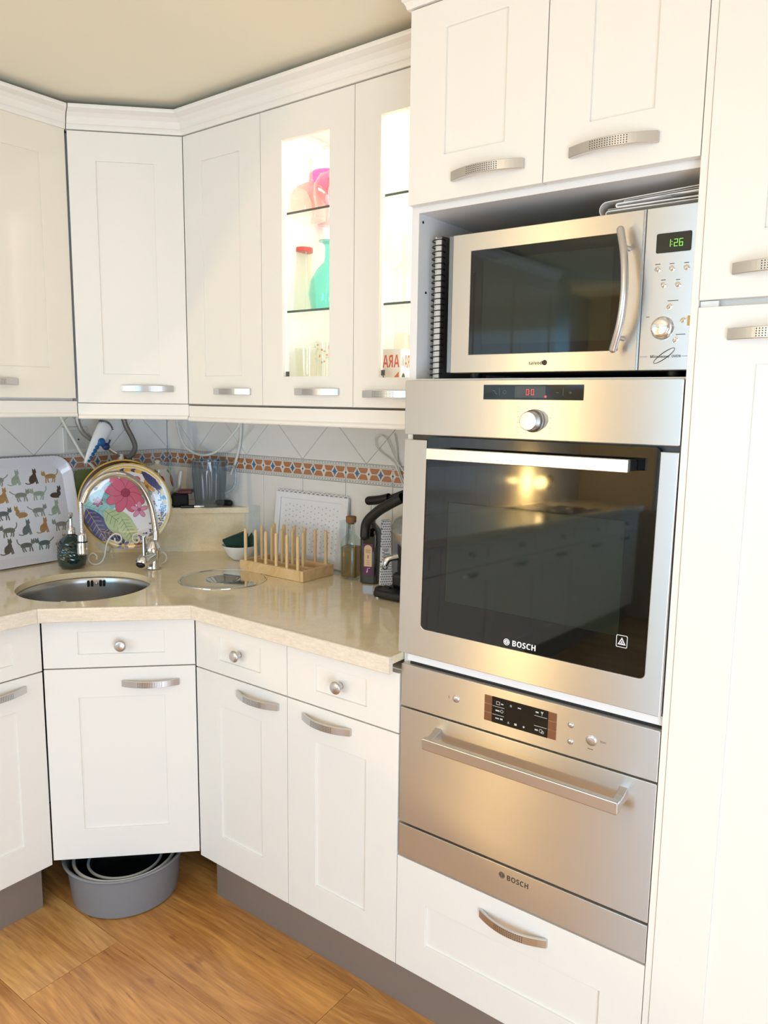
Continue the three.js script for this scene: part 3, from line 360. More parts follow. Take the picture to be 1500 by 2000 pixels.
{ // ---- microwave
  const g = unit('microwave', 'stainless steel microwave oven with curved bar handle above the oven', RIGHT, 0, AZ, undefined, 'microwave'), F = -0.016, y0 = 1.5488, y1 = 1.8215, L = lz(1.1035), Rr = lz(1.5905), mid = px2(1241, 560, -F)[0];
  part('body', box(L + 0.004, Rr, y0, y1 - 0.002, -0.40, F - 0.022, 0.003), std(rgb(70, 74, 76), 0.5, { metalness: 0.4 }), g);
  for (const x of [L + 0.04, Rr - 0.04]) for (const d of [-0.36, -0.07]) part('foot', cyl(0.012, 0.014, 1.5371, y0 + 0.001, 16).translate(x, 0, d), M.black, g);
  const [wx0, wt] = px2(904, 492, -F), [wx1] = px2(1204, 465, -F), [, wb] = px2(902, 691, -F), WTp = px2(1000, 480, -F)[1];
  const curve = [[mid + 0.002, y0], [mid + 0.006, y0 + 0.09], [mid + 0.002, y1]];
  const s = new THREE.Shape(); s.moveTo(L + 0.009, y0); s.lineTo(mid - 0.003, y0); s.lineTo(mid - 0.003, y1); s.lineTo(L + 0.009, y1); s.closePath(); s.holes.push(rectHole(wx0, wx1, 1.5845, 1.7875));
  const door = part('door', uvBox(slab(s, 0.02, F, 0.001)), M.steel, g);
  part('edge_trim', box(L, L + 0.0095, y0, y1, F - 0.021, F + 0.001, 0.002), std(rgb(120, 128, 134), 0.25, { metalness: 0.5 }), door);
  part('edge_trim', box(mid - 0.0032, mid + 0.0012, y0, y1, F - 0.02, F + 0.0015, 0.001), std(rgb(176, 182, 186), 0.2, { metalness: 0.6 }), door);
  const gs = polyShape([[wx0 - 0.001, 1.5835], [wx1 + 0.001, 1.5835], [wx1 + 0.001, 1.7885], [wx0 - 0.001, 1.7885]]), [ix0, iy1] = px2(927, 512, -F), [ix1, iy2] = px2(1185, 492, -F), [, ib] = px2(922, 668, -F); gs.holes.push(rectHole(ix0, ix1, 1.6035, 1.7665));
  part('door_glass', slab(gs, 0.016, F - 0.0015), M.blackGlass, door); part('inner_window', box(ix0, ix1, 1.6035, 1.7665, F - 0.015, F - 0.0017), M.windowGlass, door);
  const hp = (px, py, o) => { const [x, y] = px2(px, py, o); return V(x, y, o); };
  const T = hp(1212, 449, 0.012), B = hp(1197, 682, 0.012);
  part('door_handle', mergeAll([tube([T, hp(1219, 505, 0.026), hp(1219, 570, 0.031), hp(1211, 630, 0.025), B], 0.0068, 40, 14), ...[T, B].map(p => new THREE.SphereGeometry(0.0068, 14, 8).translate(p.x, p.y, p.z))]), M.satin, door);
  for (const [px, py] of [[1226, 483], [1214, 660]]) { const a = px2(px, py, 0.0); part('handle_mount', new THREE.CylinderGeometry(0.0045, 0.0045, 0.034, 14).rotateX(Math.PI / 2).translate(a[0] - 0.004, a[1], F + 0.016), M.satin, door); }
  { const [a, b] = px2(1031, 707, -F), [c, d] = px2(1049, 706, -F); part('brand_lettering', mergeAll([words('saivod', bold, 0.0068, a, b, F), new THREE.CylinderGeometry(0.0052, 0.0052, 0.0002, 24).rotateX(Math.PI / 2).translate(c, b, F)]), std(rgb(40, 34, 26), 0.5), door); }
  const cp = part('control_panel', uvBox(slab(polyShape([[mid + 0.0016, y0], [Rr, y0], [Rr, y1], [mid + 0.0016, y1]]), 0.02, F, 0.001)), M.steel, g);
  const [dx0, dy1] = px2(1271, 457, -F), [dx1] = px2(1341, 452, -F); part('display', slab(roundShape(dx0, dx1, 1.7455, 1.7778, 0.003), 0.003, F + 0.0012, 0.0005), phy(rgb(20, 26, 22), 0.12), cp);
  { const [a] = px2(1291, 475, -F); part('display_digits', segs('1:26', 0.0125, a, 1.7605, F + 0.0013), glow(0.35, 1, 0.12, 1.6), cp).userData.label = 'glowing green clock digits'; }
  const dome = (rx, ry, a) => lathe([[0.0001, 0.003], [0.5, 0.0026], [0.75, 0.0014], [0.8, 0.0004], [0.95, 0.0014], [1, 0]], 24).rotateX(Math.PI / 2).scale(rx, ry, 1).rotateZ(a);
  for (const [px, py] of [[1273, 521], [1301, 519], [1330, 517], [1284, 552], [1313, 551]]) { const [x, y] = px2(px, py, -F), b = part('round_button', dome(0.0056, 0.0056, 0), M.chrome, cp); b.position.set(x, y, F); }
  for (const [px, py] of [[1296, 595], [1323, 622], [1308, 661]]) { const [x, y] = px2(px, py, -F), b = part('oval_button', dome(0.0068, 0.0046, 0.75), M.chrome, cp); b.position.set(x, y, F); }
  { const [x, y] = px2(1279, 637, -F + 0.008), k = part('dial_knob', lathe([[0.0001, 0.0165], [0.0120, 0.016], [0.0155, 0.0145], [0.0165, 0.012], [0.0172, 0.003], [0.0195, 0.0022], [0.02, 0]], 40).rotateX(Math.PI / 2), M.chrome, cp); k.position.set(x, y, F); }
  { const [x, y] = px2(1338, 622, -F); part('yellow_sticker', box(x - 0.0055, x + 0.0055, y - 0.0085, y + 0.008, F, F + 0.0003), std(rgb(222, 186, 116), 0.6), cp); }
  { const ink = std(rgb(60, 58, 58), 0.6), L2 = [], [ax, ay] = px2(1283, 694, -F); const ring = new THREE.Shape(); ring.absellipse(0, 0, 0.0215, 0.0058, 0, Math.PI * 2, false, 0); const ho = new THREE.Path(); ho.absellipse(0, 0, 0.0205, 0.0042, 0, Math.PI * 2, true, 0); ring.holes.push(ho);
    L2.push(slab(ring, 0.0003, 0.0003, 0, 24).rotateZ(0.62).translate(ax + 0.002, ay + 0.001, F)); const [bx] = px2(1278, 694, -F), [ex] = px2(1309, 694, -F); L2.push(words('Microwave', bold, 0.0046, bx - 0.001, ay, F), words('OVEN', bold, 0.0042, ex, ay, F), box(mid + 0.004, mid + 0.017, ay - 0.0004, ay + 0.0002, F, F + 0.0002), box(ex + 0.009, Rr - 0.002, ay - 0.0004, ay + 0.0002, F, F + 0.0002));
    for (const [px, py, n] of [[1273, 511, 0.009], [1301, 509, 0.008], [1330, 507, 0.008], [1284, 542, 0.008], [1313, 541, 0.007], [1303, 583, 0.018], [1318, 650, 0.016], [1253, 616, 0.006]]) { const [x, y] = px2(px, py, -F); L2.push(box(x - n / 2, x + n / 2, y - 0.0006, y + 0.0006, F, F + 0.0002)); } part('panel_lettering', mergeAll(L2), ink, cp); }
  seat(g, true); }

{ // ---- folded newspapers on the microwave
  const g = unit('newspaper_bundle', 'folded newspapers lying on top of the microwave', RIGHT, 0, AZ, undefined, 'newspapers'), x0 = lz(1.408), x1 = lz(1.584), paper = [rgb(226, 220, 212), rgb(205, 203, 202), rgb(240, 238, 236), rgb(190, 186, 180)].map(c => std(c, 0.8));
  const fold = (xa, xb, ya, yb, tilt, t = 0.0016) => { const r = (yb - ya) / 2, o = [], n = []; for (let i = 0; i <= 10; i++) { const a = Math.PI / 2 + Math.PI * i / 10; o.push([xa + r + Math.cos(a) * r, ya + r + Math.sin(a) * r]); n.push([xa + r + Math.cos(a) * (r - t), ya + r + Math.sin(a) * (r - t)]); }
    const p = [[xb, yb + tilt], ...o, [xb, ya], [xb, ya + t], ...n.reverse(), [xb, yb - t + tilt]]; return new THREE.ExtrudeGeometry(polyShape(p), { depth: 0.25, bevelEnabled: false }).translate(0, 0, -0.29); };
  part('folded_paper', fold(x0, x1, 1.8222, 1.8500, 0.006), paper[0], g); part('folded_paper', fold(x0 + 0.012, x1, 1.8242, 1.8332, 0.001), paper[2], g); part('folded_paper', fold(x0 + 0.03, x1, 1.8368, 1.8448, 0.004, 0.0024), paper[2], g); part('folded_paper', fold(x0 + 0.016, x1, 1.8334, 1.8366, 0.001, 0.001), paper[3], g); part('folded_paper', fold(x0 + 0.045, x1, 1.8450, 1.8480, 0.004, 0.001), paper[1], g);
  seat(g, true); }
{ // ---- spiral notebook standing beside the microwave
  const g = unit('spiral_notebook', 'spiral-bound notebook standing on end beside the microwave', RIGHT, 0, AZ, undefined, 'notebook'), xa = lz(1.0415), xb = lz(1.0565), y0 = 1.5375, y1 = 1.835;
  part('pages', box(xa + 0.001, xb - 0.001, y0 + 0.003, y1 - 0.003, -0.26, -0.062), std(rgb(236, 234, 230), 0.8), g); part('cover', box(xa - 0.0008, xa + 0.001, y0, y1, -0.262, -0.060), std(rgb(228, 226, 222), 0.6), g); part('cover', box(xb - 0.001, xb + 0.0008, y0, y1, -0.262, -0.060), std(rgb(90, 90, 92), 0.5), g);
  const ring = new THREE.TorusGeometry(0.0135, 0.0012, 6, 24).rotateX(Math.PI / 2); for (let i = 0; i < 24; i++) { const r = part('wire_ring', ring, M.black, g); r.position.set((xa + xb) / 2, y0 + 0.010 + i * 0.0121, -0.060); r.rotation.z = 0.12; }
  seat(g, true); }

// ================================================================ sink corner
const at = (g, x, y, z) => g.translate(x, y, z);
{ const g = thing('round_sink', 'round stainless steel sink bowl set into the worktop', 'sink'), [x, z, r] = SINK, B = WY - 0.018;
  const P = [[r + 0.014, B - 0.0035], [r + 0.014, B - 0.001], [r - 0.002, B - 0.001], [r - 0.005, B - 0.004], [r - 0.008, B - 0.02], [r - 0.014, B - 0.125], [r - 0.022, B - 0.148], [r - 0.045, B - 0.162], [0.06, B - 0.168], [0.045, B - 0.170], [0.045, B - 0.1735], [r - 0.045, B - 0.1655], [r - 0.019, B - 0.150], [r - 0.011, B - 0.125], [r - 0.005, B - 0.02], [r - 0.001, B - 0.0045], [r + 0.014, B - 0.0035]];
  part('bowl', at(lathe(P, 96), x, 0, z), M.sinkSteel, g); part('drain', at(lathe([[0.0001, B - 0.174], [0.012, B - 0.173], [0.02, B - 0.176], [0.04, B - 0.1715], [0.046, B - 0.1695], [0.046, B - 0.176], [0.0001, B - 0.178]], 40), x, 0, z), M.chrome, g);
  // overflow: four slots and a screw in the far wall of the bowl
  const a = Math.atan2(0.82, 0.74); for (const o of [-0.155, -0.085, 0.085, 0.155]) { const s = part('overflow_slot', new THREE.CapsuleGeometry(0.0042, 0.014, 4, 10).scale(1, 1, 0.35), M.black, g), t = a + o * 0.85; s.position.set(x + Math.cos(t) * (r - 0.0095), B - 0.020, z - Math.sin(t) * (r - 0.0095)); s.rotation.y = t - Math.PI / 2 + Math.PI; }
  const sc = part('overflow_screw', new THREE.SphereGeometry(0.005, 16, 10), M.chrome, g); sc.position.set(x + Math.cos(a) * (r - 0.010), B - 0.020, z - Math.sin(a) * (r - 0.010)); seat(g); }
{ const g = thing('bin_lid', 'round polished steel bin lid flush in the worktop', 'lid'), [x, z, r] = LID; part('disc', at(lathe([[0.0001, WY - 0.016], [0.030, WY - 0.016], [0.034, WY - 0.014], [0.052, WY - 0.001], [0.056, WY + 0.0008], [r - 0.007, WY + 0.0012], [r - 0.006, WY - 0.001], [0.05, WY - 0.004], [0.032, WY - 0.018], [0.0001, WY - 0.018]], 80), x, 0, z), M.mirrorSteel, g);
  part('rim', at(lathe([[r - 0.0055, WY - 0.001], [r - 0.005, WY + 0.0026], [r - 0.002, WY + 0.0034], [r - 0.0006, WY + 0.0022], [r - 0.0006, WY - 0.006], [r - 0.0055, WY - 0.006]], 80), x, 0, z), M.chrome, g); seat(g); }
{ // tap
  const g = thing('kitchen_tap', 'chrome kitchen tap with high arched spout and pull-out spray', 'tap'), b = V(0.187, WY, -0.148), pl = (px, py) => onPlane(px, py, [-0.28, 0, 0.96], [b.x, 0, b.z]);
  part('body', at(lathe([[0.0001, 0.0005], [0.026, 0.0005], [0.0265, 0.004], [0.0245, 0.008], [0.0245, 0.062], [0.023, 0.074], [0.016, 0.088], [0.0125, 0.098], [0.0001, 0.098]], 40), b.x, b.y, b.z), M.chrome, g);
  const q = [V(b.x + 0.004, b.y + 0.09, b.z), pl(304, 1055), pl(300, 1010), pl(290, 975), pl(272, 946), pl(246, 929), pl(222, 926), pl(196, 935), pl(173, 956), pl(161, 982)]; part('spout', tube(q, 0.0108, 90, 18), M.chrome, g);
  const e = pl(161, 982), t = pl(160, 1042), bot = pl(160, 1083); const hose = part('spray_hose', at(cyl(0.0062, 0.0062, t.y, e.y + 0.004, 16), t.x, 0, t.z), M.satin, g); { const rr = []; for (let y = t.y; y < e.y - 0.008; y += 0.0044) rr.push(new THREE.TorusGeometry(0.0063, 0.0012, 6, 18).rotateX(Math.PI / 2).translate(t.x, y, t.z)); part('coil', rr, M.chrome, hose); }
  const hd = part('spray_head', at(lathe([[0.0001, bot.y], [0.0155, bot.y], [0.0165, bot.y + 0.004], [0.0160, bot.y + 0.034], [0.0135, bot.y + 0.038], [0.0135, t.y - 0.006], [0.009, t.y + 0.004], [0.0001, t.y + 0.004]], 32), t.x, 0, t.z), M.chrome, g); part('grip_ring', at(new THREE.TorusGeometry(0.0138, 0.0024, 8, 28).rotateX(Math.PI / 2), t.x, bot.y + 0.041, t.z), M.black, hd);
  const h0 = V(b.x, WY + 0.046, b.z), h1 = V(0.128, WY + 0.036, -0.122); const mixer = part('mixer_barrel', mergeAll([tube([h0, h0.clone().lerp(h1, 0.5), h1], 0.0205, 8, 24), new THREE.SphereGeometry(0.0235, 24, 16).translate(h1.x, h1.y, h1.z)]), M.chrome, g);
  const dir = h1.clone().sub(h0).normalize(); part('end_cap', new THREE.SphereGeometry(0.017, 20, 14).scale(1, 0.75, 1).translate(h1.x + dir.x * 0.0105, h1.y - 0.006, h1.z + dir.z * 0.0105), M.black, mixer);
  const lv = part('lever', new RoundedBoxGeometry(0.013, 0.075, 0.007, 3, 0.003), M.chrome, g); lv.position.set(h1.x + 0.002, h1.y + 0.050, h1.z + 0.004); lv.rotation.set(0, 0.7, -0.03); part('grip', new RoundedBoxGeometry(0.006, 0.06, 0.0015, 2, 0.0006).translate(0, 0, 0.004), M.black, lv); seat(g); }
{ // soap dispenser: cut-glass pattern on the upper half
  const g = thing('soap_dispenser', 'dark green cut-glass soap dispenser with chrome pump beside the sink', 'soap dispenser'), cx = 0.022, cz = -0.362, n = 36, prof = []; for (let i = 0; i <= 30; i++) { const t = i / 30; prof.push([t < 0.08 ? 0.034 + t * 0.125 : t < 0.72 ? 0.044 + Math.sin((t - 0.08) / 0.64 * Math.PI) * 0.003 : 0.044 * Math.cos((t - 0.72) / 0.28 * 1.2) ** 0.8 + 0.001, t * 0.109]); }
  const geo = lathe([[0.0001, 0], ...prof, [0.014, 0.111], [0.0001, 0.111]], n); const p = geo.attributes.position; for (let i = 0; i < p.count; i++) { const x = p.getX(i), y = p.getY(i), z = p.getZ(i); if (y > 0.035 && y < 0.085) { const a = Math.atan2(z, x), k = 1 + 0.03 * (Math.abs(Math.sin(a * 9 + y * 260)) * Math.abs(Math.sin(a * 9 - y * 260)) - 0.5); p.setX(i, x * k); p.setZ(i, z * k); } } const flat = geo.toNonIndexed(); flat.computeVertexNormals();
  part('jar', at(flat, cx, WY + 0.0005, cz), phy(rgb(8, 44, 40), 0.06, { clearcoat: 1, clearcoatRoughness: 0.03 }), g);
  const pump = part('pump', at(lathe([[0.0001, 0.111], [0.0135, 0.111], [0.0135, 0.118], [0.0125, 0.119], [0.0125, 0.134], [0.0055, 0.136], [0.005, 0.170], [0.008, 0.172], [0.008, 0.184], [0.0001, 0.186]], 28), cx, WY, cz), M.chrome, g); part('nozzle', tube([V(cx, WY + 0.178, cz), V(cx - 0.014, WY + 0.179, cz + 0.022), V(cx - 0.022, WY + 0.175, cz + 0.036)], 0.0042, 12, 10), M.chrome, pump); seat(g); }

// ---------------------------------------------------------------- tray printed with cats, leaning on the left wall
{ const W0 = -0.36, W1 = 0.146, H = 0.355, g = thing('cat_tray', 'white serving tray printed with rows of cats leaning on the wall', 'tray');
  const cat = (c, x, y, s, col, pose, flip, tail) => { c.save(); c.translate(x, y); c.scale(flip ? -s : s, s); c.fillStyle = col; c.strokeStyle = col; c.lineCap = 'round'; c.lineJoin = 'round'; const ell = (a, b, rx, ry, r = 0) => { c.beginPath(); c.ellipse(a, b, rx, ry, r, 0, 7); c.fill(); }, ln = (w, ...p) => { c.lineWidth = w; c.beginPath(); c.moveTo(p[0], p[1]); for (let i = 2; i < p.length; i += 2) c.lineTo(p[i], p[i + 1]); c.stroke(); }, cv = (w, a, b, e, f, h, k) => { c.lineWidth = w; c.beginPath(); c.moveTo(a, b); c.quadraticCurveTo(e, f, h, k); c.stroke(); }, ears = (a, b) => { c.beginPath(); c.moveTo(a - 13, b - 4); c.lineTo(a - 11, b - 24); c.lineTo(a - 1, b - 10); c.lineTo(a + 9, b - 24); c.lineTo(a + 13, b - 3); c.fill(); };
    if (pose === 'walk') { ell(0, 0, 40, 17, 0.05); ell(-24, 4, 18, 17); ln(9, 28, 8, 34, 28, 36, 46); ln(9, 18, 8, 20, 28, 17, 44); ln(9, -24, 10, -30, 28, -24, 46); ln(8, -14, 10, -16, 30, -8, 44); ell(46, -16, 15, 13); ears(47, -20); cv(7, -38, -4, -62, -16, tail > 0 ? -58 : -72, tail > 0 ? -46 : -30); }
    else if (pose === 'sit') { ell(-6, 14, 23, 34, 0.45); ell(8, -4, 15, 30, 0.15); ln(9, 14, 14, 18, 46); ln(8, 22, 8, 28, 44); ell(14, -38, 14, 13); ears(14, -42); cv(7, -16, 42, -40, 52, -56, 40); }
    else { ell(-4, 22, 36, 18); ell(24, 4, 13, 24, -0.2); ell(30, -20, 13, 12); ears(30, -24); cv(9, -36, 20, -44, 40, 18, 40); }
    c.globalAlpha = 0.45; c.strokeStyle = 'rgba(40,38,34,0.6)'; if (tail !== 9) for (let i = 0; i < 5; i++) ln(3, -26 + i * 12, -9, -22 + i * 12, 6); c.globalAlpha = 1; c.restore(); };
  const tex = canvasTex(1400, 1000, (c, w, h) => { c.fillStyle = '#dfdde2'; c.fillRect(0, 0, w, h); const cols = ['#6f6f66', '#23302f', '#9aa893', '#5f6a68', '#7d7868', '#4a3d33', '#a9814f', '#5c574c', '#b08a58', '#8d8c86'], poses = ['walk', 'walk', 'sit', 'sit', 'walk', 'lie']; let k = 3; const R = 5, N = 7; for (let r = 0; r < R; r++) for (let i = 0; i < N; i++) { const pose = poses[(i * 5 + r * 4 + 1) % 6], col = cols[(i * 3 + r * 7) % 10]; cat(c, 118 + i * 190 + (r % 2 ? 30 : 0), 125 + r * 188, 1.58, col, pose, (i + r) % 3 === 0, k++ % 2 ? 1 : -1); } });
  // outlines of the rim (outer, raised) and of the flat (inner), sampled alike
  const ringPts = (inset, r) => roundShape(W0 + inset, W1 - inset, inset, H - inset, r).getSpacedPoints(120).slice(0, 120), I = 0.026, inner = ringPts(I, 0.045), outer = ringPts(0, 0.06), lip = ringPts(-0.004, 0.064);
  const strip = (A, za, B, zb) => { const pos = []; for (let i = 0; i < 120; i++) { const j = (i + 1) % 120, a = A[i], b = A[j], c = B[i], d = B[j]; pos.push(a.x, a.y, za, c.x, c.y, zb, b.x, b.y, za, b.x, b.y, za, c.x, c.y, zb, d.x, d.y, zb); } const q = new THREE.BufferGeometry(); q.setAttribute('position', new THREE.Float32BufferAttribute(pos, 3)); q.computeVertexNormals(); q.setAttribute('uv', new THREE.Float32BufferAttribute(new Float32Array(pos.length / 3 * 2), 2)); return q; };
  const bed = slab(roundShape(W0 + I - 0.001, W1 - I + 0.001, I - 0.001, H - I + 0.001, 0.046), 0.003, 0, 0, 20), p = bed.attributes.position, uv = bed.attributes.uv; for (let i = 0; i < p.count; i++) uv.setXY(i, (p.getX(i) - W0 - I) / (W1 - W0 - 2 * I), (p.getY(i) - I) / (H - 2 * I));
  const bedM = part('printed_base', bed, phy(new THREE.Color(1, 1, 1), 0.3, { map: tex, clearcoat: 0.5, clearcoatRoughness: 0.1 }), g), wm = phy(rgb(226, 224, 232), 0.22, { clearcoat: 0.5, side: THREE.DoubleSide });
  part('rim', mergeAll([strip(inner, 0, outer, 0.019), strip(outer, 0.019, lip, 0.0205), strip(lip, 0.0205, lip, 0.017), strip(lip, 0.017, inner, -0.003)]), wm, g);
  g.position.set(0, WY + 0.005, -0.505); g.rotation.x = -Math.atan2(0.078, 0.346); }

// ---------------------------------------------------------------- plates on a scrolled wire stand
const plateFlower = back => canvasTex(1024, 1024, (c, w) => { const R = w / 2; c.translate(R, R); const disc = (r, f) => { c.fillStyle = f; c.beginPath(); c.arc(0, 0, r * R, 0, 7); c.fill(); };
  if (back) { disc(1.02, '#caa24c'); disc(0.965, '#3b241a'); disc(0.90, '#d8b25a'); disc(0.87, '#4a2c1f'); disc(0.8, '#e3d3a8'); return; }
  disc(1.02, '#b99a55'); disc(0.97, '#ded9d2'); disc(0.945, '#d8b768'); disc(0.90, '#dcdbe2');
  const petal = (x, y, r, n, f, f2) => { for (let i = 0; i < n; i++) { c.save(); c.translate(x, y); c.rotate(i / n * 6.283); c.fillStyle = f; c.beginPath(); c.ellipse(0, -r * 0.6, r * 0.26, r * 0.48, 0, 0, 7); c.fill(); c.strokeStyle = f2; c.lineWidth = 4; c.stroke(); c.restore(); } c.fillStyle = f2; c.beginPath(); c.arc(x, y, r * 0.24, 0, 7); c.fill(); };
  const leaf = (x, y, rx, ry, a, f, v) => { c.save(); c.translate(x, y); c.rotate(a); c.fillStyle = f; c.beginPath(); c.moveTo(-rx, 0); c.bezierCurveTo(-rx * 0.5, -ry * 1.3, rx * 0.6, -ry * 1.2, rx, 0); c.bezierCurveTo(rx * 0.6, ry * 1.2, -rx * 0.5, ry * 1.3, -rx, 0); c.fill(); c.strokeStyle = v; c.lineWidth = 4; c.beginPath(); c.moveTo(-rx, 0); c.lineTo(rx, 0); for (let i = -3; i < 4; i++) { c.moveTo(i * rx / 4, 0); c.lineTo(i * rx / 4 + rx * 0.2, ry * 0.6); c.moveTo(i * rx / 4, 0); c.lineTo(i * rx / 4 + rx * 0.2, -ry * 0.6); } c.stroke(); c.restore(); };
  let s = 5; const rd = () => { s = (s * 16807) % 2147483647; return s / 2147483647; };
  for (let i = 0; i < 120; i++) { const a = rd() * 1.9 - 0.55, r = (0.74 + rd() * 0.14) * R; c.fillStyle = ['#3f4a78', '#5a5f8a', '#7c5a6e', '#5e6c50'][i % 4]; c.beginPath(); c.ellipse(Math.cos(a) * r, Math.sin(a) * r, 8, 14, a + rd(), 0, 7); c.fill(); }
  for (let i = 0; i < 26; i++) { const a = -2.6 + i * 0.1; c.fillStyle = i % 3 ? '#d3a54c' : '#27386e'; c.beginPath(); c.ellipse(Math.cos(a) * R * 0.84, Math.sin(a) * R * 0.84, 40, 22, a + 1.5, 0, 7); c.fill(); }
  c.scale(1.22, 1.2); c.translate(-30, 0); leaf(-150, -150, 150, 80, 2.2, '#6f9fa6', '#3f7478'); leaf(-190, -60, 210, 120, 2.75, '#7fb0b3', '#4f8488'); leaf(-260, 40, 160, 95, 0.35, '#8cbcbc', '#5b8f92'); leaf(160, -110, 120, 60, -0.4, '#86b3b0', '#4d7f80');
  leaf(-270, 190, 190, 95, 1.05, '#2f3f7c', '#c8a552'); leaf(-90, 290, 150, 62, 0.25, '#27366c', '#c8a552'); leaf(-330, 300, 120, 40, 1.3, '#c89a45', '#7c5a2a');
  leaf(-60, 170, 190, 120, 0.72, '#a9b98c', '#5d7550'); leaf(20, 240, 150, 90, 1.1, '#b4c29a', '#61784f'); petal(0, -130, 190, 9, '#c25a78', '#8e2f4e'); petal(130, 40, 80, 5, '#cf86a4', '#9a4c72'); petal(205, -190, 80, 6, '#c88f3a', '#8c5c22'); petal(-260, -40, 46, 6, '#a0476a', '#6c2a46');
  leaf(250, -250, 130, 40, 0.8, '#2d3d74', '#1d2a54'); petal(-20, 395, 60, 6, '#394a80', '#c8a552'); petal(130, 400, 46, 6, '#5a4a3c', '#a84a3a');
  for (let i = 0; i < 26; i++) { c.fillStyle = i % 3 ? '#3a3f5c' : '#6c4d4f'; c.beginPath(); c.ellipse(230 + rd() * 110, -60 + rd() * 260, 6, 13, rd() * 3, 0, 7); c.fill(); } });
{ const C = V(0.194, 1.121, -0.306), dg = V(Math.SQRT1_2, 0, Math.SQRT1_2), plate = (name, label, r, o, dy, dz, tex, scal) => { const rows = [[0.0001, 0], [r * 0.3, 0.0002], [r * 0.62, 0.001], [r * 0.70, 0.006], [r * 0.85, 0.011], [r * 0.97, 0.0165], [r, 0.018], [r * 0.995, 0.0205], [r * 0.84, 0.0145], [r * 0.68, 0.009], [r * 0.6, 0.0045], [r * 0.3, 0.0036], [0.0001, 0.0036]], geo = lathe(rows, 96).rotateX(Math.PI / 2), p = geo.attributes.position, uv = geo.attributes.uv;
    for (let i = 0; i < p.count; i++) { let x = p.getX(i), y = p.getY(i); const q = Math.hypot(x, y); if (scal && q > r * 0.9) { const k = 1 + 0.012 * Math.abs(Math.sin(Math.atan2(y, x) * 14)); x *= k; y *= k; p.setX(i, x); p.setY(i, y); } uv.setXY(i, 0.5 + x / r / 2, 0.5 + y / r / 2); }
    const m = solo(name, label, 'plate', geo, phy(new THREE.Color(1, 1, 1), 0.14, { map: tex, clearcoat: 0.6, clearcoatRoughness: 0.05 })); m.position.copy(C).addScaledVector(dg, o).add(V(-dz * 0.7071, dy, dz * 0.7071)); m.rotation.set(-0.14, DIAG, 0, 'YXZ'); return m; };
  plate('decorative_plate', 'dark brown gold-rimmed plate standing behind the flowered plate', 0.153, -0.006, 0.003, -0.022, plateFlower(true), false); plate('decorative_plate', 'flowered porcelain plate with leaves and pink blossom on a wire stand', 0.146, 0.012, -0.001, 0.0, plateFlower(false), true);
  const g = thing('plate_stand', 'white scrolled wire stand holding the plates', 'stand'), wire = std(rgb(228, 222, 208), 0.4), c = 0.425;
  const trace = [[189, 1091], [188, 1083], [180, 1079], [173, 1086], [174, 1095], [184, 1101], [196, 1098], [203, 1088], [206, 1074], [209, 1060], [216, 1047], [226, 1041], [235, 1044], [237, 1053], [231, 1059], [225, 1056], [224, 1049]].map(([x, y]) => onDiag(x, y, c)); const low = Math.min(...trace.map(v => v.y)); trace.forEach(v => { v.y += WY + 0.003 - low; });
  const mid = C.clone().addScaledVector(dg, 0.012), mir = trace.map(v => { const k = v.clone().sub(mid).dot(dg); return v.clone().addScaledVector(dg, -2 * k); });
  for (const t of [trace, mir]) { part('front_scroll', tube(t, 0.0028, 110, 8), wire, g); const f = t[8]; const k = V(-0.7071, 0, 0.7071); part('side_arm', tube([f.clone(), f.clone().addScaledVector(k, -0.03).setY(0.962), f.clone().addScaledVector(k, -0.075).setY(0.966), f.clone().addScaledVector(k, -0.105).setY(1.03), f.clone().addScaledVector(k, -0.122).setY(1.12)], 0.0026, 40, 8), wire, g); part('back_leg', tube([f.clone().addScaledVector(k, -0.098).setY(1.0), f.clone().addScaledVector(k, -0.112).setY(0.96), f.clone().addScaledVector(k, -0.128).setY(WY + 0.003)], 0.0026, 16, 8), wire, g); }
  const a = trace[8].clone().add(V(0.0533, 0, -0.0533)).setY(0.966), b = mir[8].clone().add(V(0.0533, 0, -0.0533)).setY(0.966); part('cross_bar', tube([a, a.clone().lerp(b, 0.5), b], 0.0026, 8, 8), wire, g); seat(g); }

// ---------------------------------------------------------------- on the ledge
const LY = 1.0895;
{ const g = thing('ribbed_jug', 'clear ribbed plastic jug on the corner ledge', 'jug'), c = V(0.515, LY + 0.0005, -0.247), n = 72; const wall = (r0, r1, y0, y1, inn) => { const geo = lathe(inn, n); const p = geo.attributes.position; for (let i = 0; i < p.count; i++) { const x = p.getX(i), z = p.getZ(i), r = Math.hypot(x, z); if (r > 0.04 && p.getY(i) < 0.14) { const k = 1 + 0.045 * Math.cos(Math.atan2(z, x) * 18); p.setX(i, x * k); p.setZ(i, z * k); } } geo.computeVertexNormals(); return geo; };
  part('body', at(wall(0, 0, 0, 0, [[0.0001, 0], [0.048, 0], [0.0515, 0.004], [0.0565, 0.06], [0.061, 0.12], [0.0635, 0.14], [0.065, 0.172]]), c.x, c.y, c.z), phy(rgb(206, 214, 220), 0.05, { transmission: 0.94, thickness: 0, ior: 1.6, side: THREE.DoubleSide }), g);
  part('handle', tube([V(0.03, 0.15, 0.055), V(0.052, 0.150, 0.076), V(0.056, 0.11, 0.082), V(0.050, 0.07, 0.074), V(0.030, 0.05, 0.050)].map(v => v.add(c)), 0.0055, 40, 10), phy(rgb(225, 230, 232), 0.1, { transmission: 0.8, thickness: 0 }), g);
  part('rim', at(new THREE.TorusGeometry(0.0652, 0.0018, 8, 60).rotateX(Math.PI / 2), c.x, c.y + 0.172, c.z), phy(rgb(190, 198, 204), 0.1, { transmission: 0.6, thickness: 0 }), g); seat(g); }
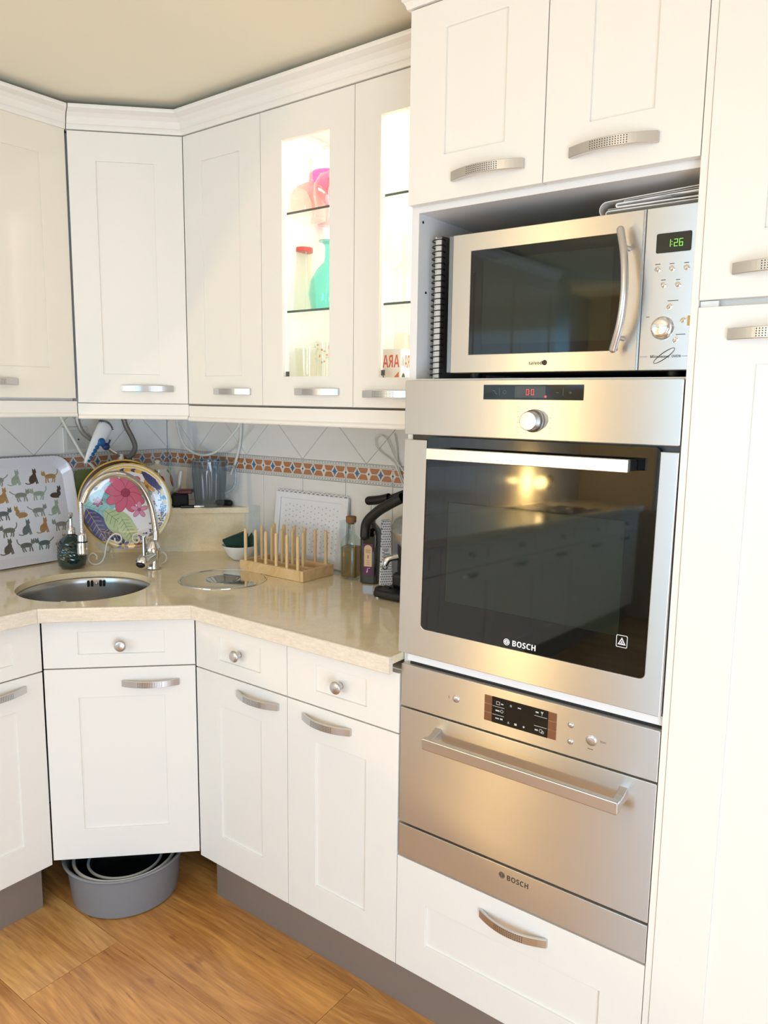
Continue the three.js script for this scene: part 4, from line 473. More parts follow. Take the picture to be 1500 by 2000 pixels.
{ const g = thing('flowered_teapot', 'cream porcelain teapot with painted flowers behind the plate', 'teapot'), p = onDiag(310, 985, 0.84), c = V(p.x, LY + 0.0005, p.z);
  const tex = canvasTex(512, 256, (k, w, h) => { k.fillStyle = '#dcd6c8'; k.fillRect(0, 0, w, h); for (let i = 0; i < 7; i++) { const x = 40 + i * 72, y = 110 + (i % 3) * 34; k.strokeStyle = '#6f7a45'; k.lineWidth = 5; k.beginPath(); k.moveTo(x - 30, y - 50); k.quadraticCurveTo(x, y - 30, x + 4, y); k.stroke(); k.fillStyle = '#7f8a4e'; k.beginPath(); k.ellipse(x - 18, y - 34, 16, 7, 0.7, 0, 7); k.fill(); k.fillStyle = '#a8482f'; k.beginPath(); k.arc(x + 6, y + 8, 20, 0, 7); k.fill(); k.fillStyle = '#c8733f'; k.beginPath(); k.arc(x + 2, y + 4, 9, 0, 7); k.fill(); } });
  const m = phy(new THREE.Color(1, 1, 1), 0.2, { map: tex, clearcoat: 0.5 }), pl = phy(rgb(220, 214, 200), 0.2, { clearcoat: 0.5 }); part('pot', at(lathe([[0.0001, 0], [0.035, 0], [0.037, 0.006], [0.052, 0.03], [0.058, 0.065], [0.053, 0.10], [0.046, 0.125], [0.05, 0.138], [0.047, 0.138], [0.0001, 0.134]], 40), c.x, c.y, c.z), m, g);
  part('spout', tube([V(0.035, 0.045, 0.035), V(0.052, 0.062, 0.052), V(0.056, 0.095, 0.056), V(0.060, 0.128, 0.060)].map(v => v.add(c)), 0.0085, 24, 12), pl, g); part('lid', at(lathe([[0.046, 0.138], [0.036, 0.146], [0.012, 0.152], [0.008, 0.158], [0.012, 0.166], [0.0001, 0.170]], 28), c.x, c.y, c.z), pl, g); seat(g); }
{ const p = onDiag(352, 985, 0.755), g = thing('black_gadget', 'black plastic kitchen gadget with red trim beside the ribbed jug', 'gadget'), c = V(p.x, LY + 0.0005, p.z), d = V(0.7071, 0, 0.7071);
  part('housing', new RoundedBoxGeometry(0.062, 0.052, 0.036, 3, 0.012).rotateY(DIAG).translate(c.x, c.y + 0.026, c.z), M.blackMatt, g); part('red_trim', new RoundedBoxGeometry(0.05, 0.014, 0.052, 2, 0.004).rotateY(DIAG).translate(c.x + 0.015, c.y + 0.058, c.z + 0.015), std(rgb(92, 22, 28), 0.4), g);
  part('handle_arm', tube([c.clone().add(V(-0.03, 0.035, -0.03)), c.clone().add(V(-0.042, 0.03, -0.02)), c.clone().add(V(-0.046, 0.012, -0.012))], 0.011, 16, 10), M.black, g); seat(g); }
{ const p = onY(386, 989, LY + 0.006), g = thing('gas_lighter', 'slim black and silver lighter lying at the ledge edge', 'lighter'), d = V(0.80, 0, 0.6), c = V(p.x, LY + 0.0062, p.z); const rod = (a, b, r) => tube([c.clone().addScaledVector(d, a), c.clone().addScaledVector(d, (a + b) / 2), c.clone().addScaledVector(d, b)], r, 6, 14); part('barrel', rod(-0.06, -0.012, 0.006), M.black, g); part('silver_tip', rod(-0.012, 0.022, 0.0056), M.chrome, g); seat(g); }
{ const p = onY(442, 982, LY + 0.011), c = V(Math.min(p.x, 0.572), LY + 0.0115, p.z + 0.006); seat(solo('brush_head', 'short black brush lying right of the ribbed jug', 'brush', mergeAll([new THREE.CapsuleGeometry(0.0108, 0.05, 6, 16).rotateZ(Math.PI / 2).rotateY(-1.2).translate(c.x - 0.006, c.y, c.z - 0.012)]), M.blackMatt)); }
{ const g = solo('chopping_board', 'green plastic chopping board leaning in the corner behind the plate', 'board', slab(roundShape(-0.10, 0.10, 0, 0.135, 0.018), 0.008, 0.004, 0.0015), std(rgb(122, 140, 84), 0.5)); g.position.set(0.275, LY + 0.001, -0.572); g.rotation.set(-0.06, 0, 0);
  const t = solo('baking_tin', 'dark metal baking tin tucked behind the green board edge', 'tin', mergeAll([slab(roundShape(-0.09, 0.09, 0, 0.085, 0.01), 0.004, 0, 0.001), ...[[-0.09, 0.09, 0.081, 0.085], [-0.09, 0.09, 0, 0.004], [-0.09, -0.086, 0, 0.085], [0.086, 0.09, 0, 0.085]].map(b => box(b[0], b[1], b[2], b[3], 0, 0.02))]), std(rgb(26, 27, 30), 0.35, { metalness: 0.5 })); t.position.set(0.268, LY + 0.0015, -0.542); t.rotation.set(-0.09, 0.05, 0); }

// ---------------------------------------------------------------- under the wall units: socket, hoses, cords, brush
{ const a = onZ(121, 834, WALLZ + 0.013), b = onZ(172, 882, WALLZ + 0.013), g = thing('wall_socket', 'white wall socket on the tiles above the cat tray', 'socket'), y0 = Math.min(a.y, b.y), y1 = Math.max(a.y, b.y); part('frame', box(a.x, b.x, y0, y1, WALLZ + 0.0075, WALLZ + 0.017, 0.003), std(rgb(222, 220, 214), 0.4), g); part('insert', box(a.x + 0.012, b.x - 0.012, y0 + 0.012, y1 - 0.012, WALLZ + 0.017, WALLZ + 0.019, 0.001), std(rgb(206, 204, 198), 0.4), g);
  for (const s of [-1, 1]) part('contact_hole', new THREE.CylinderGeometry(0.003, 0.003, 0.002, 12).rotateX(Math.PI / 2).translate((a.x + b.x) / 2 + s * 0.009, (y0 + y1) / 2, WALLZ + 0.0195), M.black, g); seat(g); }
const zpl = (list, z) => list.map(([x, y]) => onZ(x, y, z)), xpl = (list, x) => list.map(([a, b]) => onX(a, b, x));
seat(solo('power_cord', 'white cord hanging from the light rail down to the plate', 'cord', tube(zpl([[116, 808], [126, 828], [143, 858], [163, 891], [186, 917], [190, 930]], -0.50), 0.005, 40, 8), M.cable));
seat(solo('power_cord', 'white cord looping in a deep sag above the ribbed jug', 'cord', tube(xpl([[344, 815], [349, 842], [359, 868], [378, 884], [400, 889], [424, 881], [446, 858], [466, 832], [470, 818]], 0.52), 0.0048, 60, 8), M.cable));
seat(solo('power_cord', 'white cord dropping straight behind the ribbed jug handle', 'cord', tube(xpl([[471, 820], [470, 850], [466, 880], [459, 906], [451, 926]], 0.585), 0.005, 40, 8), M.cable));
seat(solo('power_cord', 'thin white cord gathered in a loop beside the oven column', 'cord', tube(xpl([[796, 930], [782, 912], [770, 892], [762, 872], [754, 857], [743, 850], [734, 855], [733, 868], [742, 882], [758, 894], [772, 907], [779, 925], [786, 944], [793, 958]], 0.582), 0.0024, 90, 8), M.cable));
seat(solo('power_cord', 'thin white cord hanging beside the gathered loop', 'cord', tube(xpl([[770, 846], [774, 870], [776, 895], [781, 922], [792, 948]], 0.586), 0.0022, 40, 8), M.cable));
{ const g = thing('water_hose', 'grey braided hose with blue valve above the plate', 'hose'), P = zpl([[150, 808], [153, 828], [162, 845], [176, 857], [188, 866]], -0.46); part('hose', tube(P, 0.0085, 40, 12), M.hose, g); const v = onZ(207, 872, -0.46), valve = part('valve_body', mergeAll([new THREE.SphereGeometry(0.0135, 20, 14).translate(v.x, v.y, v.z), tube([P[4], v.clone().lerp(P[4], 0.5), v], 0.006, 8, 10)]), std(rgb(34, 58, 120), 0.35), g); part('valve_lever', tube([v.clone(), v.clone().add(V(0.008, 0.012, 0.006)), v.clone().add(V(0.013, 0.024, 0.008))], 0.0035, 10, 8), std(rgb(34, 58, 120), 0.35), valve);
  const n = onZ(219, 881, -0.46), e = onZ(237, 893, -0.46); part('coupling_nut', tube([v, n, onZ(226, 885, -0.46)], 0.0062, 12, 8), M.chrome, g); part('tail_pipe', tube([n, onZ(228, 887, -0.46), e], 0.003, 10, 8), M.hose, g); part('plug', mergeAll([new THREE.CylinderGeometry(0.006, 0.0095, 0.024, 16).translate(e.x, e.y, e.z)]), M.white2, g); seat(g); }
seat(solo('drain_hose', 'grey ribbed hose curving down right of the hanging brush', 'hose', (() => { const P = zpl([[238, 806], [246, 832], [258, 855], [264, 873], [258, 888], [246, 895]], -0.50), c = new THREE.CatmullRomCurve3(P), L = [tube(P, 0.0085, 60, 12)]; for (let i = 0; i < 60; i++) { const t = i / 60, p = c.getPointAt(t), q = new THREE.Quaternion().setFromUnitVectors(V(0, 0, 1), c.getTangentAt(t)); L.push(new THREE.TorusGeometry(0.0088, 0.0011, 5, 14).applyQuaternion(q).translate(p.x, p.y, p.z)); } return mergeAll(L); })(), M.hose));
{ const g = thing('dish_brush', 'white dish brush with blue grip hanging upside down', 'brush'), z = -0.43, a = onZ(203, 838, z), b = onZ(178, 885, z), tip = onZ(166, 905, z), ax = a.clone().sub(tip).normalize(), qq = new THREE.Quaternion().setFromUnitVectors(V(0, 1, 0), ax), L = a.distanceTo(tip); const P = x => x.applyQuaternion(qq).translate(tip.x, tip.y, tip.z);
  part('head', P(lathe([[0.0001, 0], [0.004, 0.001], [0.012, L * 0.2], [0.020, L * 0.5], [0.0255, L * 0.8], [0.028, L], [0.0255, L + 0.014], [0.016, L + 0.022], [0.0001, L + 0.024]], 28).scale(1, 1, 0.62)), M.white2, g); const blue = std(rgb(22, 96, 150), 0.4);
  const gr = []; for (let i = 0; i < 6; i++) gr.push(new THREE.SphereGeometry(0.0085 - Math.abs(i - 4) * 0.0008, 14, 8).scale(1, 1, 0.5).translate(0.004, 0.012 + i * L * 0.1, 0.0085 + i * 0.0008)); part('blue_grip', P(mergeAll(gr)), blue, g); part('blue_button', P(new THREE.SphereGeometry(0.0145, 18, 12).scale(1, 1, 0.45).translate(0.008, L * 0.66, 0.014)), blue, g);
  const br = []; for (let i = 0; i < 16; i++) { const t = i / 15 - 0.5; for (let j = -1; j < 2; j++) br.push(new THREE.CylinderGeometry(0.001, 0.0011, 0.010, 6).rotateZ(-t * 1.4).translate(t * 0.052, L + 0.025 - t * t * 0.04, j * 0.006)); } part('bristles', P(mergeAll(br)), std(rgb(24, 38, 62), 0.6), g); seat(g); }

// ================================================================ right part of the worktop
{ // bowl with a folded dark green cloth
  const c = V(0.475, WY + 0.0005, -0.042); seat(solo('white_bowl', 'white ceramic bowl holding a dark green cloth', 'bowl', at(lathe([[0.0001, 0], [0.028, 0], [0.030, 0.004], [0.046, 0.018], [0.060, 0.042], [0.064, 0.0525], [0.0615, 0.0525], [0.057, 0.042], [0.043, 0.021], [0.028, 0.009], [0.0001, 0.008]], 48), c.x, c.y, c.z), phy(rgb(232, 231, 230), 0.18, { clearcoat: 0.5 })));
  const g = thing('green_cloth', 'stiff dark green cloth folded in the white bowl', 'cloth'), m = std(rgb(12, 56, 46), 0.8), dq = (list, cc, d) => { const p = list.map(([x, y]) => onDiag(x, y, cc)), o = V(-0.7071 * d, 0, 0.7071 * d), pos = [], n = p.length, all = [...p, ...p.map(v => v.clone().sub(o))]; const tri = THREE.ShapeUtils.triangulateShape(p.map(v => new THREE.Vector2(v.dot(V(0.7071, 0, 0.7071)), v.y)), []); const f = (a, b, e) => pos.push(...all[a].toArray(), ...all[b].toArray(), ...all[e].toArray()); for (const [a, b, e] of tri) { f(a, b, e); f(n + a, n + e, n + b); } for (let i = 0; i < n; i++) { const j = (i + 1) % n; f(i, n + i, j); f(j, n + i, n + j); } const q = new THREE.BufferGeometry(); q.setAttribute('position', new THREE.Float32BufferAttribute(pos, 3)); q.computeVertexNormals(); q.setAttribute('uv', new THREE.Float32BufferAttribute(new Float32Array(pos.length / 3 * 2), 2)); return q; };
  part('fold', dq([[434, 1056], [480, 1038], [484, 1046], [486, 1072], [444, 1072]], 0.507, 0.030), m, g); part('fold', dq([[484, 1052], [491, 1042], [503, 1064], [500, 1072], [484, 1073]], 0.515, 0.028), m, g); seat(g); }
{ // pegged plate rack
  const g = thing('peg_rack', 'beech wood plate rack with upright pegs on the worktop', 'rack'), x0 = 0.357, x1 = 0.503, z0 = 0.087, z1 = 0.374, y = WY + 0.0005, t = 0.014, H = 0.035, U = q => uvBox(q, 3);
  part('long_rail', U(box(x0, x0 + t, y, y + H, z0, z1 - t - 0.0012, 0.0015)), M.beech, g); part('long_rail', U(box(x1 - t, x1, y, y + H, z0, z1 - t - 0.0012, 0.0015)), M.beech, g); part('end_rail', U(box(x0, x1, y, y + H, z1 - t, z1, 0.0015)), M.beech, g); part('end_rail', U(box(x0 + t, x1 - t, y, y + H, z0, z0 + t, 0.0015)), M.beech, g);
  part('long_rail', U(box(x0 + 0.066, x0 + 0.080, y + 0.004, y + H - 0.004, z0 + t, z1 - t, 0.001)), M.beech, g);
  const peg = lathe([[0.0001, 0], [0.0056, 0], [0.0056, 0.108], [0.005, 0.112], [0.003, 0.1145], [0.0001, 0.115]], 14); for (let i = 0; i < 6; i++) for (const [x, k] of [[x0 + 0.0072, 0], [x0 + 0.073, 0.008], [x1 - 0.0072, 0]]) { if (x > x0 + 0.05 && x < x1 - 0.05 && i === 5) continue; const p = part('peg', peg, M.beech, g); p.position.set(x, y + H - 0.006, z0 + 0.022 + i * 0.0475 + k); } seat(g); }
{ // embossed white tray on the wall behind the rack
  const g = thing('embossed_tray', 'white embossed rectangular tray leaning on the tiles behind the rack', 'tray'), w = 0.167, H = 0.243, s = roundShape(-w, w, 0, H, 0.006), m = std(rgb(238, 236, 238), 0.35); part('base', slab(s, 0.003, 0), m, g);
  const rs = roundShape(-w, w, 0, H, 0.006); rs.holes.push(roundShape(-w + 0.022, w - 0.022, 0.022, H - 0.022, 0.004, THREE.Path)); part('raised_rim', slab(rs, 0.008, 0.008, 0.0025), m, g);
  const d = []; for (let i = 0; i < 15; i++) for (let j = 0; j < 9; j++) d.push(new THREE.SphereGeometry(0.0026, 8, 5).scale(1, 1, 0.6).translate(-0.119 + i * 0.017, 0.045 + j * 0.0188 + (i % 2 ? 0.006 : 0), 0)); part('embossed_dots', d, std(rgb(196, 194, 200), 0.4), g);
  const sc = []; for (let i = 0; i < 16; i++) sc.push(new THREE.TorusGeometry(0.0105, 0.0018, 6, 12, Math.PI).translate(-w + 0.0105 + i * 0.0208, H - 0.004, 0.006)); part('scalloped_border', sc, m, g);
  g.rotation.set(-0.10, RIGHT, 0, 'YXZ'); g.position.set(0.561, WY + 0.002, 0.205); }
{ const g = thing('acrylic_stand', 'clear acrylic upright stand between peg rack and oil bottle', 'stand'), m = phy(rgb(244, 248, 250), 0.02, { transmission: 0.96, thickness: 0, ior: 1.49 }); part('upright', box(0.512, 0.552, WY + 0.005, 1.105, 0.3915, 0.3945), m, g); part('upright', box(0.505, 0.508, WY + 0.005, 1.12, -0.01, 0.03), m, g); part('foot', box(0.505, 0.552, WY + 0.0005, WY + 0.005, -0.01, 0.3945), m, g); seat(g); }
// square section bottle: rings of [half width, corner roundness, height]
function squareBottle(rings, seg = 48) { const pos = [], idx = [], n = seg; rings.forEach(([h, r, y]) => { for (let i = 0; i < n; i++) { const a = i / n * Math.PI * 2, e = 2 + 6 * (1 - r), k = h / Math.pow(Math.pow(Math.abs(Math.cos(a)), e) + Math.pow(Math.abs(Math.sin(a)), e), 1 / e); pos.push(Math.cos(a) * k, y, Math.sin(a) * k); } }); for (let j = 0; j + 1 < rings.length; j++) for (let i = 0; i < n; i++) { const a = j * n + i, b = j * n + (i + 1) % n; idx.push(a, a + n, b, b, a + n, b + n); }
  const q = new THREE.BufferGeometry(); q.setAttribute('position', new THREE.Float32BufferAttribute(pos, 3)); q.setIndex(idx); q.computeVertexNormals(); q.setAttribute('uv', new THREE.Float32BufferAttribute(new Float32Array(pos.length / 3 * 2), 2)); return q; }
{ const g = thing('oil_bottle', 'square glass bottle of olive oil with cork stopper', 'bottle'), c = [0.503, WY + 0.0005, 0.447], T = q => q.rotateY(0.28).translate(...c); part('glass', T(squareBottle([[0.0005, 1, 0.001], [0.024, 0.3, 0], [0.0275, 0.2, 0.004], [0.0275, 0.2, 0.112], [0.0255, 0.4, 0.126], [0.019, 0.7, 0.137], [0.0125, 1, 0.146], [0.0118, 1, 0.176], [0.0145, 1, 0.177], [0.0145, 1, 0.181], [0.0105, 1, 0.181]])), phy(rgb(238, 244, 240), 0.02, { transmission: 0.97, thickness: 0, ior: 1.5 }), g);
  part('oil', T(squareBottle([[0.0005, 1, 0.006], [0.0235, 0.3, 0.006], [0.0255, 0.2, 0.010], [0.0255, 0.2, 0.104], [0.0005, 1, 0.1042]])), phy(rgb(204, 174, 44), 0.03, { transmission: 0.9, thickness: 0, ior: 1.4 }), g);
  const ck = part('cork', T(lathe([[0.0001, 0.176], [0.010, 0.176], [0.0105, 0.1805], [0.0165, 0.182], [0.017, 0.199], [0.0155, 0.201], [0.0001, 0.201]], 24)), std(rgb(140, 98, 58), 0.8), g); seat(g); }
{ const g = thing('vinegar_bottle', 'square black bottle with cream and purple label', 'bottle'), c = [0.500, WY + 0.0005, 0.531], T = q => q.rotateY(0.33).translate(...c); part('glass', T(squareBottle([[0.0005, 1, 0.001], [0.024, 0.3, 0], [0.0285, 0.15, 0.004], [0.0285, 0.15, 0.150], [0.027, 0.35, 0.166], [0.020, 0.7, 0.180], [0.0135, 1, 0.190], [0.0135, 1, 0.205], [0.0005, 1, 0.207]])), phy(rgb(10, 11, 14), 0.06, { clearcoat: 1 }), g);
  const tex = canvasTex(160, 512, (k, w, h) => { k.fillStyle = '#5c2350'; k.fillRect(0, 0, w, h); k.fillStyle = '#dcb998'; k.beginPath(); k.moveTo(14, 370); k.lineTo(14, 70); k.quadraticCurveTo(20, 24, w / 2, 14); k.quadraticCurveTo(w - 20, 24, w - 14, 70); k.lineTo(w - 14, 370); k.fill(); k.fillStyle = '#a07a58'; for (const y of [92, 104, 124, 136]) k.fillRect(38, y, w - 76, 7); k.fillRect(70, 180, 20, 60); for (const y of [270, 300, 330]) k.fillRect(50, y, w - 100, 6); k.fillStyle = '#d8c6d4'; k.fillRect(66, 400, 12, 60); k.fillRect(86, 392, 30, 10); k.fillRect(56, 440, 14, 34); });
  for (const side of [0]) { const l = part('label', new THREE.BoxGeometry(0.0004, 0.098, 0.031), std(new THREE.Color(1, 1, 1), 0.6, { map: tex }), g); const q = new THREE.Vector3(-0.0288, 0.078, 0).applyAxisAngle(V(0, 1, 0), 0.33); l.position.set(c[0] + q.x, c[1] + q.y, c[2] + q.z); l.rotation.y = 0.33; l.userData.label = 'cream arched label with purple foot'; } seat(g); }
{ const tex = canvasTex(128, 512, (k, w, h) => { k.fillStyle = '#e6e6ec'; k.fillRect(0, 0, w, h); k.fillStyle = '#33343e'; for (let j = 0; j < 26; j++) for (let i = 0; i < 7; i++) { if (j > 10 && j < 16) continue; k.beginPath(); k.ellipse(10 + i * 18 + (j % 2 ? 8 : 0), 12 + j * 19.4, 4, 6, (i + j) % 3, 0, 7); k.fill(); } for (let j = 0; j < 10; j++) k.fillRect(16 + (j % 3) * 10, 222 + j * 9, 70 - (j % 4) * 14, 4); });
  const a = onY(741, 1143, WY), s = polyShape([[-0.020, 0], [0.020, 0], [0.011, 0.205], [-0.014, 0.205]]), q = slab(s, 0.016, 0.008, 0.001), p = q.attributes.position, uv = q.attributes.uv; for (let i = 0; i < p.count; i++) uv.setXY(i, (p.getX(i) + 0.02) / 0.04, p.getY(i) / 0.206); const m = solo('printed_box', 'narrow white box with black dotted print between bottle and press', 'box', q, std(new THREE.Color(1, 1, 1), 0.6, { map: tex })); m.position.set(0.497, WY + 0.0005, 0.592); m.rotation.set(0, -0.72, 0); }
{ // lever citrus press, mostly hidden by the oven column
  const g = thing('citrus_press', 'black lever citrus press with steel bowl beside the oven column', 'juicer'), c = V(0.455, WY + 0.0005, 0.735), P = (x, y, p = 0.44) => onX(x, y, p);
  part('base', at(new RoundedBoxGeometry(0.19, 0.022, 0.16, 3, 0.008), c.x - 0.01, c.y + 0.014, c.z), M.black, g); for (const [x, z] of [[0.365, 0.664], [0.365, 0.8], [0.53, 0.664], [0.53, 0.8]]) part('foot', at(cyl(0.008, 0.008, 0, 0.005, 14), x, c.y, z), M.satin, g);
  part('column', mergeAll([at(new RoundedBoxGeometry(0.085, 0.15, 0.13, 4, 0.02), c.x + 0.04, c.y + 0.098, c.z - 0.012), at(new RoundedBoxGeometry(0.05, 0.05, 0.11, 3, 0.015), c.x - 0.02, c.y + 0.045, c.z - 0.005)]), M.black, g);
  part('steel_bowl', at(lathe([[0.012, 0], [0.02, 0.004], [0.045, 0.03], [0.062, 0.058], [0.066, 0.066], [0.0635, 0.066], [0.058, 0.058], [0.042, 0.033], [0.012, 0.008]], 40), c.x - 0.005, c.y + 0.125, c.z - 0.01), M.satin, g); part('clear_cover', at(lathe([[0.064, 0], [0.063, 0.018], [0.052, 0.036], [0.03, 0.047], [0.0001, 0.05]], 36), c.x - 0.005, c.y + 0.192, c.z - 0.01), phy(rgb(228, 232, 230), 0.04, { transmission: 0.9, thickness: 0, ior: 1.45 }), g);
  part('spout', mergeAll([tube([V(c.x - 0.03, c.y + 0.115, c.z - 0.045), V(c.x - 0.05, c.y + 0.108, c.z - 0.066), V(c.x - 0.058, c.y + 0.092, c.z - 0.074)], 0.010, 14, 12), at(new THREE.TorusGeometry(0.016, 0.002, 8, 24), c.x - 0.055, c.y + 0.094, c.z - 0.072)]), M.chrome, g);
  part('lever_arm', (() => { const pts = [P(713, 1046), P(716, 1022), P(734, 1002), P(757, 987), P(786, 972)]; return mergeAll([tube(pts, 0.0155, 40, 16), new THREE.SphereGeometry(0.0155, 16, 10).translate(pts[0].x, pts[0].y, pts[0].z)]); })(), M.black, g);
  part('cutter_foot', mergeAll([new THREE.SphereGeometry(0.014, 16, 10).scale(1.3, 0.9, 1.3).translate(...P(743, 1157, 0.40).setY(c.y + 0.014).toArray()), tube([P(741, 1157, 0.40).setY(c.y + 0.014), P(755, 1153, 0.40).setY(c.y + 0.022), V(c.x - 0.06, c.y + 0.02, c.z - 0.05)], 0.009, 14, 10)]), M.black, g); seat(g); }
{ const g = thing('corkscrew_handle', 'black handled tool standing behind the citrus press', 'tool'), P = (x, y) => onX(x, y, 0.565); part('grip', (() => { const pts = [P(721, 978), P(742, 976), P(760, 972)]; return mergeAll([tube(pts, 0.0145, 16, 12), new THREE.SphereGeometry(0.0145, 12, 8).translate(...pts[0].toArray())]); })(), M.black, g); part('cord', tube([P(758, 972), P(775, 965), P(790, 959)], 0.005, 12, 8), M.black, g); const a = P(724, 985); part('rod', at(cyl(0.0025, 0.0025, WY + 0.0005, a.y, 10), a.x, 0, a.z), M.satin, g); seat(g); }

// ---------------------------------------------------------------- basins pushed under the corner cabinet
{ const c = [-0.096, 0.0005, 0.057], tub = (R, r, H, t, y) => [[0.0001, y], [r, y], [r + 0.008, y + 0.006], [R - 0.006, H - 0.014], [R - 0.004, H - 0.004], [R + 0.006, H - 0.003], [R + 0.007, H], [R + 0.002, H + 0.002], [R - 0.004, H], [R - 0.006 - t, H - 0.012], [r + 0.006 - t, y + 0.009], [0.0001, y + 0.008]];
  seat(solo('washing_up_basin', 'grey plastic basin under the corner cabinet', 'basin', at(lathe(tub(0.172, 0.146, 0.132, 0.003, 0), 80), ...c), std(rgb(132, 133, 136), 0.32)));
  const g = thing('nested_basin', 'black basin with pale rim nested inside the grey basin', 'basin'); part('tub', at(lathe(tub(0.142, 0.128, 0.110, 0.003, 0.009), 72), ...c), std(rgb(22, 26, 28), 0.35), g); part('rim', at(new THREE.TorusGeometry(0.146, 0.005, 10, 80).rotateX(Math.PI / 2), c[0], 0.116, c[2]), std(rgb(214, 214, 218), 0.35), g); seat(g);
  const h = thing('nested_basin', 'smallest black bowl with pale rim inside the nested basins', 'basin'); part('tub', at(lathe(tub(0.102, 0.085, 0.095, 0.003, 0.018), 72), ...c), std(rgb(18, 20, 22), 0.35), h); part('rim', at(new THREE.TorusGeometry(0.106, 0.0042, 10, 72).rotateX(Math.PI / 2), c[0], 0.100, c[2]), std(rgb(196, 204, 212), 0.35), h); seat(h); }

// ---------------------------------------------------------------- glassware behind the glass doors
const tint = (r, g, b, o = {}) => phy(rgb(r, g, b), 0.03, { transmission: 0.95, thickness: 0, ior: 1.5, side: THREE.DoubleSide, ...o });
const inCab = (px, py, x) => { const p = onX(px, py, x); return p; };
function glassware(name, label, cat, prof, mat, px, py, x, y, group) { const p = inCab(px, py, x); const m = solo(name, label, cat, lathe(prof, 48), mat, group); m.position.set(x, y + 0.0006, p.z); return m; }
const S0 = WBOT + 0.016, S1 = 1.7375, S2 = 2.003;
glassware('balloon_glass', 'pale pink upturned balloon glass on the top shelf', 'glass', [[0.050, 0], [0.057, 0.03], [0.056, 0.06], [0.042, 0.088], [0.02, 0.100], [0.006, 0.104], [0.004, 0.112], [0.004, 0.168], [0.03, 0.172]], tint(255, 222, 214), 607, 400, 0.36, S2);
glassware('pink_tumbler', 'coral pink tumbler inside the row behind the balloon glass', 'glass', [[0.0001, 0], [0.026, 0], [0.034, 0.10], [0.035, 0.122], [0.033, 0.122], [0.024, 0.004]], tint(250, 170, 165), 598, 400, 0.47, S2);
glassware('magenta_goblet', 'magenta glass cup at the back of the top shelf', 'glass', [[0.0001, 0], [0.03, 0.001], [0.006, 0.012], [0.006, 0.06], [0.03, 0.085], [0.042, 0.12], [0.046, 0.15]], tint(244, 90, 165), 640, 395, 0.44, S2);
glassware('balloon_glass', 'clear upturned balloon glass beside the pale pink one', 'glass', [[0.046, 0], [0.053, 0.03], [0.051, 0.06], [0.036, 0.085], [0.006, 0.098], [0.004, 0.112], [0.004, 0.150], [0.028, 0.154]], tint(255, 236, 232), 650, 395, 0.29, S2);
{ const g = thing('glass_bottle', 'clear glass bottle with red lid on the middle shelf', 'bottle'), p = inCab(594, 560, 0.36); part('glass', at(lathe([[0.0001, 0], [0.034, 0], [0.036, 0.004], [0.034, 0.07], [0.026, 0.13], [0.0235, 0.165], [0.025, 0.178]], 40), p.x, S1 + 0.0006, p.z), tint(248, 244, 236), g); part('lid', at(cyl(0.026, 0.0255, 0.178, 0.191, 32), p.x, S1, p.z), std(rgb(196, 62, 58), 0.4), g); seat(g); }
{ const g = thing('turquoise_decanter', 'turquoise cut-glass decanter on the middle shelf', 'decanter'), p = inCab(643, 560, 0.335), geo = lathe([[0.0001, 0], [0.045, 0], [0.05, 0.006], [0.057, 0.045], [0.052, 0.085], [0.035, 0.115], [0.016, 0.135], [0.012, 0.15], [0.0115, 0.178], [0.018, 0.186], [0.020, 0.190]], 60), q = geo.attributes.position; for (let i = 0; i < q.count; i++) { const x = q.getX(i), y = q.getY(i), z = q.getZ(i); if (y > 0.006 && y < 0.1) { const a = Math.atan2(z, x), k = 1 + 0.035 * Math.abs(Math.sin(a * 8 + y * 120)); q.setX(i, x * k); q.setZ(i, z * k); } } geo.computeVertexNormals(); part('glass', at(geo, p.x, S1 + 0.0006, p.z), tint(160, 236, 230), g); part('stopper_disc', at(cyl(0.030, 0.030, 0.191, 0.194, 36), p.x, S1, p.z), tint(190, 224, 222), g); seat(g); }
const tumbler = [[0.0001, 0], [0.026, 0], [0.0275, 0.004], [0.034, 0.150], [0.0325, 0.150], [0.0255, 0.009], [0.0001, 0.009]];
glassware('tumbler', 'plain clear tumbler at the bottom of the lit cabinet', 'glass', tumbler, tint(250, 250, 246), 599, 712, 0.33, S0);
{ const g = thing('printed_tumbler', 'clear tumbler with brown and orange print', 'glass'), p = inCab(636, 712, 0.40); part('glass', at(lathe([[0.0001, 0], [0.026, 0], [0.028, 0.005], [0.031, 0.175], [0.0295, 0.175], [0.0255, 0.010], [0.0001, 0.010]], 40), p.x, S0 + 0.0006, p.z), tint(250, 250, 246), g);
  const d = []; for (let i = 0; i < 26; i++) { const a = i / 26 * Math.PI * 2, y = 0.115 + ((i * 37) % 11) * 0.0048; d.push(new THREE.SphereGeometry(0.0032, 8, 6).scale(1, 1, 0.25).translate(0, 0, 0.0312).rotateY(a).translate(p.x, S0 + y, p.z)); } part('print', d.slice(0, 18), std(rgb(120, 104, 92), 0.5), g); part('print', d.slice(18), std(rgb(214, 130, 58), 0.5), g); seat(g); }
glassware('glass_jug', 'large clear glass jug on the top shelf beside the column', 'jug', [[0.0001, 0], [0.05, 0], [0.055, 0.006], [0.06, 0.08], [0.045, 0.14], [0.048, 0.19]], tint(250, 250, 244), 785, 330, 0.36, S2);
glassware('balloon_glass', 'large clear balloon glass on the middle shelf beside the column', 'glass', [[0.036, 0], [0.030, 0.002], [0.005, 0.008], [0.0045, 0.075], [0.02, 0.085], [0.046, 0.115], [0.055, 0.155], [0.047, 0.20]], tint(250, 250, 244), 790, 560, 0.36, S1);
